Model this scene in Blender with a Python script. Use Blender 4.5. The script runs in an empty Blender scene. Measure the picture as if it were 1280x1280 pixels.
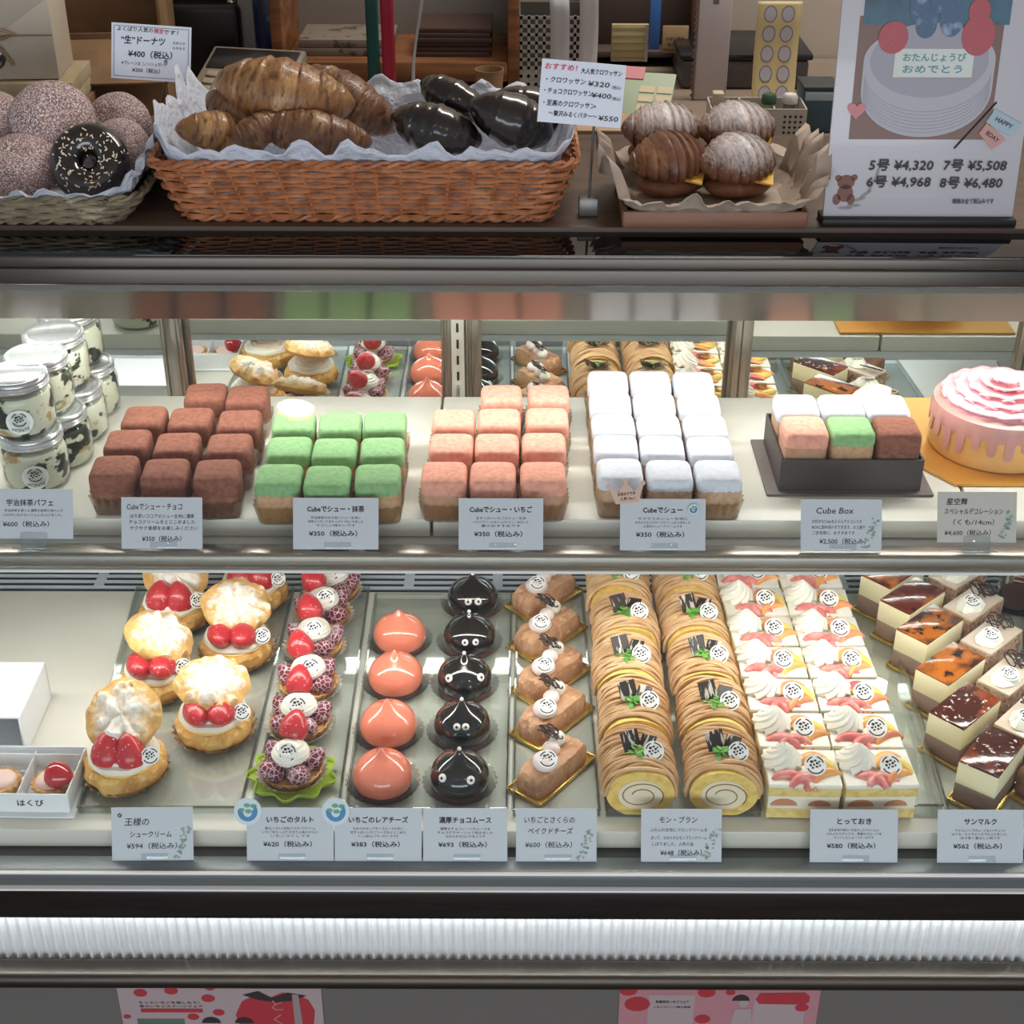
import bpy, bmesh, math, random
from mathutils import Vector, Matrix, Euler, noise

SC = bpy.context.scene
COL = SC.collection
RNG = random.Random(11)
PI = math.pi

# ------------------------------------------------------------------ camera, world, lights, exposure
F_PX = 1850.0
cam_data = bpy.data.cameras.new('camera')
cam_data.sensor_width = 36.0
cam_data.lens = 36.0 * F_PX / 1280.0
cam_data.clip_start = 0.05
cam = bpy.data.objects.new('camera', cam_data)
COL.objects.link(cam)
CAM_LOC = Vector((0, 0, 1.70))
CAM_ROT = Matrix.Rotation(math.radians(90 - 30.5), 3, 'X') @ Matrix.Rotation(math.radians(0.18), 3, 'Z')
cam.matrix_world = Matrix.Translation(CAM_LOC) @ CAM_ROT.to_4x4()
SC.camera = cam

world = bpy.data.worlds.new('World')
SC.world = world
world.use_nodes = True
bg = world.node_tree.nodes['Background']
bg.inputs[0].default_value = (0.72, 0.80, 0.92, 1)
bg.inputs[1].default_value = 0.52

def area_light(name, loc, rot, sx, sy, power, color=(1, 1, 1), spread=180):
    d = bpy.data.lights.new(name, 'AREA')
    d.shape = 'RECTANGLE'; d.size = sx; d.size_y = sy
    d.energy = power; d.color = color; d.spread = math.radians(spread)
    o = bpy.data.objects.new(name, d); COL.objects.link(o)
    o.location = loc; o.rotation_euler = rot
    return o

# daylight through the shop front, behind the customer
area_light('shop_front_daylight', (0.0, -2.6, 0.80), (math.radians(90), 0, 0), 4.4, 1.25, 74, (0.86, 0.93, 1.0))
area_light('work_area_fill_light', (0.62, 2.25, 2.60), (0, 0, 0), 1.2, 0.25, 24, (1.0, 0.95, 0.88))  # unseen fill light, added to brighten the dark background behind the case
# LED tubes of the display case (under the hood, and under the upper shelf)
area_light('hood_led', (0, 1.612, 1.025), (math.radians(4), 0, 0), 1.66, 0.022, 2.8, (1.0, 0.985, 0.95))
area_light('shelf_led', (0, 1.455, 0.788), (math.radians(4), 0, 0), 1.66, 0.022, 3.8, (1.0, 0.985, 0.95))
area_light('kick_led', (0, 1.2065, 0.4635), (math.radians(8), 0, 0), 1.80, 0.006, 0.85, (0.93, 0.97, 1.0))

SC.view_settings.view_transform = 'Standard'
SC.view_settings.look = 'None'
SC.view_settings.gamma = 1.0
SC.view_settings.use_curve_mapping = False
SC.view_settings.exposure = 0.06

# ------------------------------------------------------------------ pixel of the photograph -> point in the place
def ray(px, py):
    return CAM_ROT @ Vector(((px - 640) / F_PX, -(py - 640) / F_PX, -1.0))

def on_z(px, py, z):
    d = ray(px, py)
    return CAM_LOC + d * ((z - CAM_LOC.z) / d.z)

def on_y(px, py, y):
    d = ray(px, py)
    return CAM_LOC + d * (y / d.y)

# ------------------------------------------------------------------ materials
def lin(c):
    return c / 12.92 if c <= 0.04045 else ((c + 0.055) / 1.055) ** 2.4

def hx(s):
    return tuple(lin(int(s[i:i + 2], 16) / 255) for i in (0, 2, 4)) + (1.0,)

MATS = {}

def mat(name, color, rough=0.5, metal=0.0, spots=(), bump=None, coat=0.0, top=None, spec=0.5,
        sss=0.0, emit=0.0, stretch=(1, 1, 1), vary=True):
    """spots: (scale, hex, low, high[, 'v']) layers of noise (or voronoi) colour; bump: (scale, strength, distance);
    top: (z0, z1, hex, ragged) something lying on the upper part of the thing (powder sugar, glaze)."""
    if name in MATS:
        return MATS[name]
    m = bpy.data.materials.new(name); m.use_nodes = True
    nt = m.node_tree; N = nt.nodes; L = nt.links
    p = N['Principled BSDF']
    p.inputs['Base Color'].default_value = hx(color)
    p.inputs['Roughness'].default_value = rough
    p.inputs['Metallic'].default_value = metal
    p.inputs['Specular IOR Level'].default_value = spec
    p.inputs['Coat Weight'].default_value = coat
    p.inputs['Coat Roughness'].default_value = 0.06
    if sss:
        p.inputs['Subsurface Weight'].default_value = sss
        p.inputs['Subsurface Radius'].default_value = (0.004, 0.003, 0.002)
    if emit:
        p.inputs['Emission Color'].default_value = hx(color)
        p.inputs['Emission Strength'].default_value = emit
    vec = None
    if spots or bump or top:
        tc = N.new('ShaderNodeTexCoord')
        mp = N.new('ShaderNodeMapping')
        mp.inputs['Scale'].default_value = stretch
        L.new(tc.outputs['Object'], mp.inputs['Vector'])
        vec = mp.outputs['Vector']
        if vary:
            oi = N.new('ShaderNodeObjectInfo')
            mul = N.new('ShaderNodeMath'); mul.operation = 'MULTIPLY'; mul.inputs[1].default_value = 7.0
            L.new(oi.outputs['Random'], mul.inputs[0])
            add = N.new('ShaderNodeVectorMath'); add.operation = 'ADD'
            L.new(vec, add.inputs[0]); L.new(mul.outputs[0], add.inputs[1])
            vec = add.outputs['Vector']
    out = None
    for s in spots:
        kind = s[4] if len(s) > 4 else 'n'
        if kind == 'v':
            t = N.new('ShaderNodeTexVoronoi'); t.inputs['Scale'].default_value = s[0]
            L.new(vec, t.inputs['Vector']); fac = t.outputs['Distance']
        elif kind == 'e':
            t = N.new('ShaderNodeTexVoronoi'); t.feature = 'DISTANCE_TO_EDGE'; t.inputs['Scale'].default_value = s[0]
            L.new(vec, t.inputs['Vector']); fac = t.outputs['Distance']
        else:
            t = N.new('ShaderNodeTexNoise'); t.inputs['Scale'].default_value = s[0]; t.inputs['Detail'].default_value = 4
            L.new(vec, t.inputs['Vector']); fac = t.outputs['Fac']
        r = N.new('ShaderNodeMapRange'); r.inputs['From Min'].default_value = s[2]; r.inputs['From Max'].default_value = s[3]
        L.new(fac, r.inputs['Value'])
        mx = N.new('ShaderNodeMix'); mx.data_type = 'RGBA'
        L.new(r.outputs['Result'], mx.inputs['Factor'])
        if out is None:
            mx.inputs[6].default_value = hx(color)
        else:
            L.new(out, mx.inputs[6])
        mx.inputs[7].default_value = hx(s[1])
        out = mx.outputs[2]
    if top:
        sx = N.new('ShaderNodeSeparateXYZ'); L.new(tc.outputs['Object'], sx.inputs[0])
        t = N.new('ShaderNodeTexNoise'); t.inputs['Scale'].default_value = 160; t.inputs['Detail'].default_value = 3
        L.new(vec, t.inputs['Vector'])
        a = N.new('ShaderNodeMath'); a.operation = 'MULTIPLY_ADD'
        L.new(t.outputs['Fac'], a.inputs[0]); a.inputs[1].default_value = top[3]
        L.new(sx.outputs['Z'], a.inputs[2])
        r = N.new('ShaderNodeMapRange'); r.inputs['From Min'].default_value = top[0] + top[3] * 0.5
        r.inputs['From Max'].default_value = top[1] + top[3] * 0.5
        L.new(a.outputs[0], r.inputs['Value'])
        mx = N.new('ShaderNodeMix'); mx.data_type = 'RGBA'
        L.new(r.outputs['Result'], mx.inputs['Factor'])
        if out is None:
            mx.inputs[6].default_value = hx(color)
        else:
            L.new(out, mx.inputs[6])
        mx.inputs[7].default_value = hx(top[2])
        out = mx.outputs[2]
    if out is not None:
        L.new(out, p.inputs['Base Color'])
    if bump:
        t = N.new('ShaderNodeTexNoise'); t.inputs['Scale'].default_value = bump[0]; t.inputs['Detail'].default_value = 3
        L.new(vec, t.inputs['Vector'])
        b = N.new('ShaderNodeBump'); b.inputs['Strength'].default_value = bump[1]; b.inputs['Distance'].default_value = bump[2]
        L.new(t.outputs['Fac'], b.inputs['Height'])
        L.new(b.outputs['Normal'], p.inputs['Normal'])
    MATS[name] = m
    return m

def brushed(name, color, rough, aniso=0.9):
    """steel brushed along x: needs a mesh with UVs (MB.build(uv=True))"""
    if name in MATS:
        return MATS[name]
    m = mat(name, color, rough, 1.0)
    nt = m.node_tree; p = nt.nodes['Principled BSDF']
    t = nt.nodes.new('ShaderNodeTangent'); t.direction_type = 'UV_MAP'; t.uv_map = 'grain'
    nt.links.new(t.outputs[0], p.inputs['Tangent'])
    p.inputs['Anisotropic'].default_value = aniso
    p.inputs['Anisotropic Rotation'].default_value = 0.25
    return m

def clear(name, tint='ffffff', low=0.02, high=0.5, rough=0.0, power=4.0):
    """thin clear sheet: see-through, with a Fresnel-like gloss"""
    if name in MATS:
        return MATS[name]
    m = bpy.data.materials.new(name); m.use_nodes = True
    nt = m.node_tree; N = nt.nodes; L = nt.links
    N.remove(N['Principled BSDF'])
    tr = N.new('ShaderNodeBsdfTransparent'); tr.inputs[0].default_value = hx(tint)
    gl = N.new('ShaderNodeBsdfGlossy'); gl.inputs['Roughness'].default_value = rough
    lw = N.new('ShaderNodeLayerWeight'); lw.inputs['Blend'].default_value = 0.5
    pw = N.new('ShaderNodeMath'); pw.operation = 'POWER'; pw.inputs[1].default_value = power
    L.new(lw.outputs['Facing'], pw.inputs[0])
    mr = N.new('ShaderNodeMapRange'); mr.inputs['To Min'].default_value = low; mr.inputs['To Max'].default_value = high
    L.new(pw.outputs[0], mr.inputs['Value'])
    mx = N.new('ShaderNodeMixShader')
    L.new(mr.outputs[0], mx.inputs[0]); L.new(tr.outputs[0], mx.inputs[1]); L.new(gl.outputs[0], mx.inputs[2])
    L.new(mx.outputs[0], N['Material Output'].inputs['Surface'])
    MATS[name] = m
    return m

# ------------------------------------------------------------------ mesh building
class MB:
    def __init__(s):
        s.v = []; s.f = []; s.m = []

    def add(s, vs, fs, mi=0, M=None):
        o = len(s.v)
        s.v += [tuple(M @ Vector(v)) for v in vs] if M is not None else [tuple(v) for v in vs]
        s.f += [tuple(i + o for i in f) for f in fs]
        s.m += [mi] * len(fs)
        return s

    def box(s, c, d, mi=0, M=None):
        x, y, z = c; a, b, e = d[0] / 2, d[1] / 2, d[2] / 2
        vs = [(x + i * a, y + j * b, z + k * e) for i in (-1, 1) for j in (-1, 1) for k in (-1, 1)]
        fs = [(0, 1, 3, 2), (4, 6, 7, 5), (0, 4, 5, 1), (2, 3, 7, 6), (0, 2, 6, 4), (1, 5, 7, 3)]
        return s.add(vs, fs, mi, M)

    def rbox(s, c, d, r=0.002, mi=0, M=None, seg=2):
        bm = bmesh.new(); bmesh.ops.create_cube(bm, size=1)
        for v in bm.verts:
            v.co = Vector((v.co.x * d[0], v.co.y * d[1], v.co.z * d[2]))
        bmesh.ops.bevel(bm, geom=list(bm.edges), offset=min(r, min(d) * 0.45), segments=seg, affect='EDGES', profile=0.5)
        bm.verts.index_update()
        vs = [v.co + Vector(c) for v in bm.verts]; fs = [[v.index for v in f.verts] for f in bm.faces]
        bm.free()
        return s.add(vs, fs, mi, M)

    def rings(s, rings, mi=0, M=None, closed=True, cap0=False, cap1=False):
        n = len(rings[0]); vs = [p for r in rings for p in r]; fs = []
        e = n if closed else n - 1
        for i in range(len(rings) - 1):
            for j in range(e):
                k = (j + 1) % n
                fs.append((i * n + j, i * n + k, (i + 1) * n + k, (i + 1) * n + j))
        if cap0: fs.append(tuple(reversed(range(n))))
        if cap1: fs.append(tuple((len(rings) - 1) * n + j for j in range(n)))
        return s.add(vs, fs, mi, M)

    def lathe(s, prof, n=32, rf=None, mi=0, M=None, ex=2.0, ay=1.0, cap0=True, cap1=True):
        """prof: (r, z); rf(angle, r, z) -> (r, z) lets the outline waver; ex > 2 makes it squarish"""
        rr = []
        for r, z in prof:
            r = max(r, 1e-5); ring = []
            for j in range(n):
                a = 2 * PI * j / n
                ca, sa = math.cos(a), math.sin(a)
                k = (abs(ca) ** ex + abs(sa) ** ex) ** (-1.0 / ex) if ex != 2.0 else 1.0
                q, zz = rf(a, r, z) if rf else (r, z)
                ring.append((q * k * ca, q * k * sa * ay, zz))
            rr.append(ring)
        return s.rings(rr, mi, M, True, cap0, cap1)

    def tube(s, path, r, n=6, closed=False, mi=0, M=None, flat=1.0):
        P = [Vector(p) for p in path]; k = len(P); rr = []
        T0 = None; u = None
        for i in range(k):
            a = P[i - 1] if (i > 0 or closed) else P[i]
            b = P[(i + 1) % k] if (i < k - 1 or closed) else P[i]
            t = (b - a)
            t = t.normalized() if t.length > 1e-9 else (T0 or Vector((0, 0, 1)))
            if u is None:
                u = t.orthogonal().normalized()
            else:
                u = (u - t * u.dot(t))
                u = u.normalized() if u.length > 1e-9 else t.orthogonal().normalized()
            w = t.cross(u); T0 = t
            q = r[i] if isinstance(r, (list, tuple)) else r
            rr.append([P[i] + (u * math.cos(2 * PI * j / n) + w * math.sin(2 * PI * j / n) * flat) * q for j in range(n)])
        if closed:
            rr.append(rr[0])
            return s.rings(rr, mi, M)
        return s.rings(rr, mi, M, True, True, True)

    def ball(s, c, r, nu=16, nv=10, mi=0, M=None, fn=None):
        rx, ry, rz = (r, r, r) if isinstance(r, (int, float)) else r
        rr = []
        for i in range(nv + 1):
            t = -PI / 2 + PI * i / nv; ring = []
            for j in range(nu):
                a = 2 * PI * j / nu
                d = Vector((math.cos(t) * math.cos(a), math.cos(t) * math.sin(a), math.sin(t)))
                k = fn(d) if fn else 1.0
                ring.append((c[0] + d.x * rx * k, c[1] + d.y * ry * k, c[2] + d.z * rz * k))
            rr.append(ring)
        return s.rings(rr, mi, M, True, True, True)

    def prism(s, pts, z0, z1, mi=0, M=None):
        n = len(pts)
        vs = [(p[0], p[1], z0) for p in pts] + [(p[0], p[1], z1) for p in pts]
        fs = [tuple(reversed(range(n))), tuple(range(n, 2 * n))] + [(i, (i + 1) % n, n + (i + 1) % n, n + i) for i in range(n)]
        return s.add(vs, fs, mi, M)

    def disc(s, c, r, n=24, mi=0, M=None):
        vs = [(c[0] + r * math.cos(2 * PI * j / n), c[1] + r * math.sin(2 * PI * j / n), c[2]) for j in range(n)]
        return s.add(vs, [tuple(range(n))], mi, M)

    def grid(s, fn, nu, nv, mi=0, M=None):
        vs = [fn(i / nu, j / nv) for j in range(nv + 1) for i in range(nu + 1)]
        fs = [(j * (nu + 1) + i, j * (nu + 1) + i + 1, (j + 1) * (nu + 1) + i + 1, (j + 1) * (nu + 1) + i)
              for j in range(nv) for i in range(nu)]
        return s.add(vs, fs, mi, M)

    def build(s, name, mats, parent=None, loc=None, rot=None, angle=40, thick=0.0, uv=False):
        me = bpy.data.meshes.new(name)
        me.from_pydata(s.v, [], s.f)
        mats = mats if isinstance(mats, (list, tuple)) else [mats]
        for m in mats:
            me.materials.append(m)
        if len(mats) > 1:
            me.polygons.foreach_set('material_index', s.m)
        me.polygons.foreach_set('use_smooth', [True] * len(me.polygons))
        me.update()
        me.set_sharp_from_angle(angle=math.radians(angle))
        if uv:
            l = me.uv_layers.new(name='grain')
            for lp in me.loops:
                c = me.vertices[lp.vertex_index].co; l.data[lp.index].uv = (c.x, c.z + 0.31 * c.y)
        o = bpy.data.objects.new(name, me); COL.objects.link(o)
        if parent is not None: o.parent = parent
        if loc is not None: o.location = loc
        if rot is not None: o.rotation_euler = rot
        if thick:
            md = o.modifiers.new('thickness', 'SOLIDIFY'); md.thickness = thick; md.offset = 0
        return o

def TR(x=0, y=0, z=0, rx=0, ry=0, rz=0, s=1.0):
    return Matrix.Translation((x, y, z)) @ Euler((math.radians(rx), math.radians(ry), math.radians(rz))).to_matrix().to_4x4() @ Matrix.Scale(s, 4)

def tag(o, label, cat, group=None, kind=None):
    if label: o['label'] = label
    if cat: o['category'] = cat
    if group: o['group'] = group
    if kind: o['kind'] = kind
    return o

def thing(name, label, cat, loc=(0, 0, 0), rz=0.0, group=None):
    o = bpy.data.objects.new(name, None); COL.objects.link(o)
    o.empty_display_size = 0.02
    o.location = loc; o.rotation_euler = (0, 0, math.radians(rz))
    return tag(o, label, cat, group)

KIDS = {}
def kids(o):
    return [c for c in o.children]

def dup(o, loc=None, rz=None, label=None, parent=None):
    """a thing with copies of its parts and sub-parts (mesh data shared)"""
    c = o.copy(); COL.objects.link(c)
    if parent is not None: c.parent = parent
    for k in kids(o):
        dup(k, parent=c)
    if loc is not None: c.location = loc
    if rz is not None: c.rotation_euler = (0, 0, math.radians(rz))
    if label: c['label'] = label
    return c

FIRST = {}
def place(maker, loc, rz, label, *args):
    """first call builds the thing, later calls copy it"""
    key = (maker.__name__,) + args
    if key not in FIRST:
        o = maker(*args); FIRST[key] = o
        o.location = loc; o.rotation_euler = (0, 0, math.radians(rz)); o['label'] = label
        return o
    return dup(FIRST[key], loc, rz, label)

def struct(o):
    o['kind'] = 'structure'
    return o

def nz(x, y, z=0.0, s=1.0):
    return noise.noise(Vector((x * s, y * s, z * s)))

# ------------------------------------------------------------------ lettering
TEXT_CACHE = {}
def letters(body, size, bold=0.0, shear=0.0, align='CENTER'):
    key = (body, shear, align)
    if key not in TEXT_CACHE:
        c = bpy.data.curves.new('lettering', 'FONT'); c.body = body; c.size = 1.0
        c.shear = shear; c.align_x = align; c.align_y = 'CENTER'; c.resolution_u = 2
        o = bpy.data.objects.new('lettering', c); COL.objects.link(o)
        bpy.context.view_layer.update()
        me = bpy.data.meshes.new_from_object(o.evaluated_get(bpy.context.evaluated_depsgraph_get()))
        TEXT_CACHE[key] = ([tuple(v.co) for v in me.vertices], [tuple(p.vertices) for p in me.polygons])
        bpy.data.objects.remove(o); bpy.data.curves.remove(c); bpy.data.meshes.remove(me)
    vs, fs = TEXT_CACHE[key]
    return [(v[0] * size, v[1] * size, 0.0) for v in vs], fs

def write(mb, body, size, x, y, z=0.0, bold=0.0, shear=0.0, align='CENTER', mi=0, M=None, width=None, wob=0.0):
    vs, fs = letters(body, size, bold, shear, align)
    if not vs: return
    if width:
        w = max(v[0] for v in vs) - min(v[0] for v in vs)
        if w > 1e-6:
            vs = [(v[0] * width / w, v[1], 0) for v in vs]
    if wob:
        vs = [(v[0], v[1] + wob * size * math.sin(v[0] * 300), 0) for v in vs]
    b = bold * size * 0.55
    for k, (dx, dy) in enumerate(((0, 0), (b, 0), (-b, 0), (0, b), (0, -b)) if b > 0 else ((0, 0),)):
        mb.add([(v[0] + x + dx, v[1] + y + dy, z + k * 4e-6) for v in vs], fs, mi, M)

# ------------------------------------------------------------------ the room
M_wall = mat('wall_paint', 'b8ab9c', 0.8, bump=(40, 0.15, 0.002), vary=False)
M_floor = mat('floor_vinyl', '8a8076', 0.45, spots=((6, '7a7066', 0.4, 0.6),), vary=False)
M_ceil = mat('ceiling_paint', 'd8d4cc', 0.9)
struct(MB().box((0, 0.4, -0.02), (7.0, 6.0, 0.04)).build('floor', M_floor))
struct(MB().box((0, 0.9, 2.67), (7.0, 4.4, 0.04)).build('ceiling', M_ceil))
struct(MB().box((0, 2.60, 1.32), (7.0, 0.06, 2.66)).build('wall_back', M_wall))

M_warm = mat('warm_lamp', 'ffbe7c', 0.5, emit=170.0)
M_white_metal = mat('white_enamel', 'e4e4e2', 0.35)
for lx, ly, lab in ((-0.68, -1.05, 'recessed warm ceiling downlight over the jar end of the counter'),
                (1.112, -0.96, 'recessed warm ceiling downlight over the pink cake end of the counter')):
    t = thing('ceiling_downlight', lab, 'downlight', (lx, ly, 2.648), 0, 'ceiling downlights in front of the counter')
    MB().lathe([(0.058, 0.0), (0.085, 0.0), (0.085, -0.012), (0.062, -0.016), (0.058, 0.0)], 32, cap0=False, cap1=False).build('trim_ring', M_white_metal, t)
    MB().lathe([(0, -0.004), (0.057, -0.004)], 32, cap0=False, cap1=False).build('lamp', M_warm, t)

# ------------------------------------------------------------------ the display case
CASE = Vector((0, 1.6, 0))
case = thing('display_case', 'refrigerated glass pastry case with two shelves, steel hood and mirrored sliding back doors', 'display case', CASE)
def cpart(mb, name, m, parent=None, **k):
    return mb.build(name, m, parent or case, loc=(-CASE if parent is None else None), **k)

M_steel = brushed('brushed_steel', '625d58', 0.30, 0.9)
M_strip = brushed('hood_steel', '98928b', 0.23, 0.9)
M_rail = mat('satin_rail', '9a958d', 0.3, 1.0, bump=(3.0, 0.3, 0.0006), stretch=(0.12, 1, 1200), vary=False)
M_alu = mat('door_frame_steel', 'aaa49a', 0.32, 1.0)
M_black = mat('black_glass', '07080a', 0.04, coat=0.0, spec=0.6)
M_dark = mat('dark_gasket', '121214', 0.5)
M_ribs = mat('ribbed_chrome', 'f0f3f4', 0.28, 0.5)
M_panel = mat('grey_base_panel', '5d5b58', 0.55)
M_mirror = mat('mirror_glass', 'dfe3e0', 0.0, 1.0)
M_inner = mat('white_case_lining', 'd5d8d8', 0.4)
M_led = mat('led_tube', 'fffaf0', 0.4, emit=9.0)
M_glass = clear('front_glass', 'fbfdfc', 0.018, 0.35)

W = 1.84
# base
cpart(MB().box((0, 1.225, 0.18), (W, 0.05, 0.348)).box((0, 1.235, 0.43), (W, 0.02, 0.16)).box((0, 1.60, 0.18), (W, 0.66, 0.346)), 'base_panel', M_panel)
cpart(MB().rbox((0, 1.196, 0.3785), (W, 0.034, 0.022), 0.009, seg=4), 'bumper_rail', mat('bumper_steel', '4f4a45', 0.28, 1.0, bump=(3.0, 0.3, 0.0006), stretch=(0.12, 1, 1400), vary=False))
mb = MB()
rib = []
n = 152 * 8
for i in range(n + 1):
    x = -W / 2 + W * i / n
    rib.append((x, 1.2175 - 0.0064 * (0.5 + 0.5 * math.cos(2 * PI * i / 8 + 0.9 * nz(x * 9, 0.3))) ** 1.6 - 0.0012 * nz(x * 30, 2.0)))
mb.rings([[(x, y, 0.372) for x, y in rib], [(x, y, 0.466) for x, y in rib]], closed=False)
cpart(mb, 'ribbed_panel', M_ribs, angle=60)
cpart(MB().rbox((0, 1.2045, 0.4845), (W, 0.014, 0.041), 0.002).box((0, 1.222, 0.4865), (W, 0.024, 0.036)), 'black_glass_band', M_black)
cpart(MB().rbox((0, 1.2055, 0.5068), (W, 0.016, 0.0028), 0.001), 'led_glint_strip', M_white_metal)  # white strip whose colour stands in for a bright LED line below the rail
cpart(MB().rbox((0, 1.219, 0.5155), (W, 0.030, 0.019), 0.0025).box((0, 1.213, 0.5095), (W, 0.012, 0.003)), 'front_rail', mat('grey_rail', '6f7577', 0.38, 0.6))
cpart(MB().rbox((0, 1.2068, 0.5246), (W, 0.0045, 0.0024), 0.0008), 'rail_highlight', M_white_metal)  # highlight along the rail's top edge, painted as a white strip
cpart(MB().box((0, 1.485, 0.512), (W, 0.50, 0.012)), 'case_floor', M_panel)
# louvred air duct behind the lower shelf
vent = cpart(MB().add([(-W / 2, 1.738, 0.530), (W / 2, 1.738, 0.530), (W / 2, 1.92, 0.530), (-W / 2, 1.92, 0.530)], [(0, 1, 2, 3)])
             .box((0, 1.740, 0.537), (W, 0.004, 0.018)), 'air_duct', M_dark)
mb = MB()
for k in range(11):
    q = k / 10
    mb.rbox((0, 0, 0), (W, 0.0062, 0.0028), 0.001, M=TR(0, 1.749 + 0.145 * q, 0.5440, 10), seg=1)
for x in (-0.585, -0.466, -0.146, -0.02, 0.30, 0.47):
    mb.box((0, 0, 0), (0.014, 0.002, 0.134), M=TR(x, 1.812, 0.5445, -90))
louv = mb.build('louvre', mat('duct_plastic', 'b4bcc6', 0.45), vent)
# back lining and end panels
cpart(MB().box((0, 1.945, 0.85), (W, 0.03, 0.52)), 'back_lining', M_inner)
for x in (-0.93, 0.93):
    cpart(MB().box((x, 1.60, 0.79), (0.02, 0.62, 0.56)), 'end_panel', M_inner)
# mirrored sliding doors: (x0, x1, y, left stile, right stile)
for x0, x1, y, wl, wr in ((-0.915, -0.4585, 1.890, 0.028, 0.028), (-0.49, -0.085, 1.918, 0.02, 0.015),
                          (-0.068, 0.335, 1.918, 0.024, 0.02), (0.304, 0.725, 1.890, 0.028, 0.028), (0.70, 0.915, 1.918, 0.02, 0.02)):
    mb = MB()
    for xa, xb in ((x0, x0 + wl), (x1 - wr, x1)):
        mb.rbox(((xa + xb) / 2, y, 0.84), (xb - xa, 0.02, 0.50), 0.003)
        mb.rbox(((xa + xb) / 2 + 0.004, y - 0.012, 0.84), ((xb - xa) * 0.45, 0.008, 0.50), 0.002)
        mb.rbox(((xa + xb) / 2 - (xb - xa) * 0.34, y - 0.011, 0.84), ((xb - xa) * 0.16, 0.005, 0.50), 0.001)
    for za in (0.605, 1.085):
        mb.rbox(((x0 + x1) / 2, y, za), (x1 - x0, 0.02, 0.03), 0.003)
    d = cpart(mb, 'sliding_door', M_alu)
    MB().box(((x0 + x1) / 2, y - 0.001, 0.845), (x1 - x0 - wl - wr + 0.004, 0.006, 0.47)).build('mirror', M_mirror, d)
mb = MB().rbox((-0.0765, 1.906, 0.84), (0.0185, 0.022, 0.52), 0.002)
for k in range(20):
    mb.rbox((-0.0765, 1.8945, 0.61 + k * 0.0245), (0.0034, 0.002, 0.0135), 0.0008, mi=1)
cpart(mb, 'slotted_post', [mat('pale_post', 'd6d2c4', 0.4, 0.3), M_dark])
# upper shelf: frame, front rail, brackets, LED tube
sh = cpart(MB().box((0, 1.605, 0.797), (W, 0.35, 0.010)), 'upper_shelf', M_inner)
MB().rbox((0, 1.4155, 0.8070), (W, 0.028, 0.021), 0.006, seg=3).rbox((0, 1.432, 0.796), (W, 0.012, 0.010), 0.002).build('shelf_rail', M_rail, sh)
MB().rbox((0, 1.413, 0.7940), (W, 0.020, 0.004), 0.001).build('shelf_trim', M_white_metal, sh)
for x in (-0.80, -0.0765, 0.80):
    MB().prism([(1.43, 0.792), (1.898, 0.792), (1.898, 0.745)], x - 0.002, x + 0.002,
               M=Matrix(((0, 0, 1, 0), (1, 0, 0, 0), (0, 1, 0, 0), (0, 0, 0, 1)))).build('bracket', M_alu, sh)
MB().tube([(-0.84, 1.462, 0.7885), (0.84, 1.462, 0.7885)], 0.0035, 8).build('led_tube', M_led, sh)
# hood
hood = cpart(MB().add([(-W / 2, 1.5700, 1.064), (W / 2, 1.5700, 1.064), (W / 2, 1.588, 1.0225), (-W / 2, 1.588, 1.0225),
                       (-W / 2, 1.582, 1.090), (W / 2, 1.582, 1.090)], [(0, 3, 2, 1), (4, 0, 1, 5)])
             .add([(-W / 2, 1.588, 1.0225), (W / 2, 1.588, 1.0225), (W / 2, 1.592, 1.0225), (-W / 2, 1.592, 1.0225),
                   (W / 2, 1.592, 1.09), (-W / 2, 1.592, 1.09)], [(0, 3, 2, 1), (3, 5, 4, 2)]), 'hood_strip', M_strip, uv=True)
MB().tube([(-0.86, 1.622, 1.036), (0.86, 1.622, 1.036)], 0.0065, 10).build('led_tube', M_led, hood)
cpart(MB().box((0, 1.77, 1.093), (W, 0.36, 0.006)), 'hood_lining', M_inner)
cpart(MB().rbox((0, 1.545, 1.1135), (W, 0.030, 0.0145), 0.0035, seg=4).rbox((0, 1.548, 1.0955), (W, 0.030, 0.021), 0.0035, seg=4), 'deck_edge', M_steel, uv=True)
cpart(MB().rbox((0, 1.585, 1.1195), (W, 0.105, 0.005), 0.001), 'deck_glass', M_black)
M_deckwood = mat('deck_board', '5d4a3c', 0.4, spots=((8, '4a3a2f', 0.35, 0.65),), stretch=(0.4, 6, 6), vary=False)
cpart(MB().rbox((0, 1.79, 1.117), (W, 0.366, 0.022), 0.002), 'deck_board', M_deckwood)
# slanted front glass
a = math.atan2(1.536 - 1.2135, 1.0865 - 0.529)
ln = math.hypot(1.536 - 1.2135, 1.0865 - 0.529)
cpart(MB().box((0, 0, 0), (W, 0.004, ln), M=TR(0, (1.536 + 1.2135) / 2, (1.0865 + 0.529) / 2, -math.degrees(a))), 'front_glass', M_glass)

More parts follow.
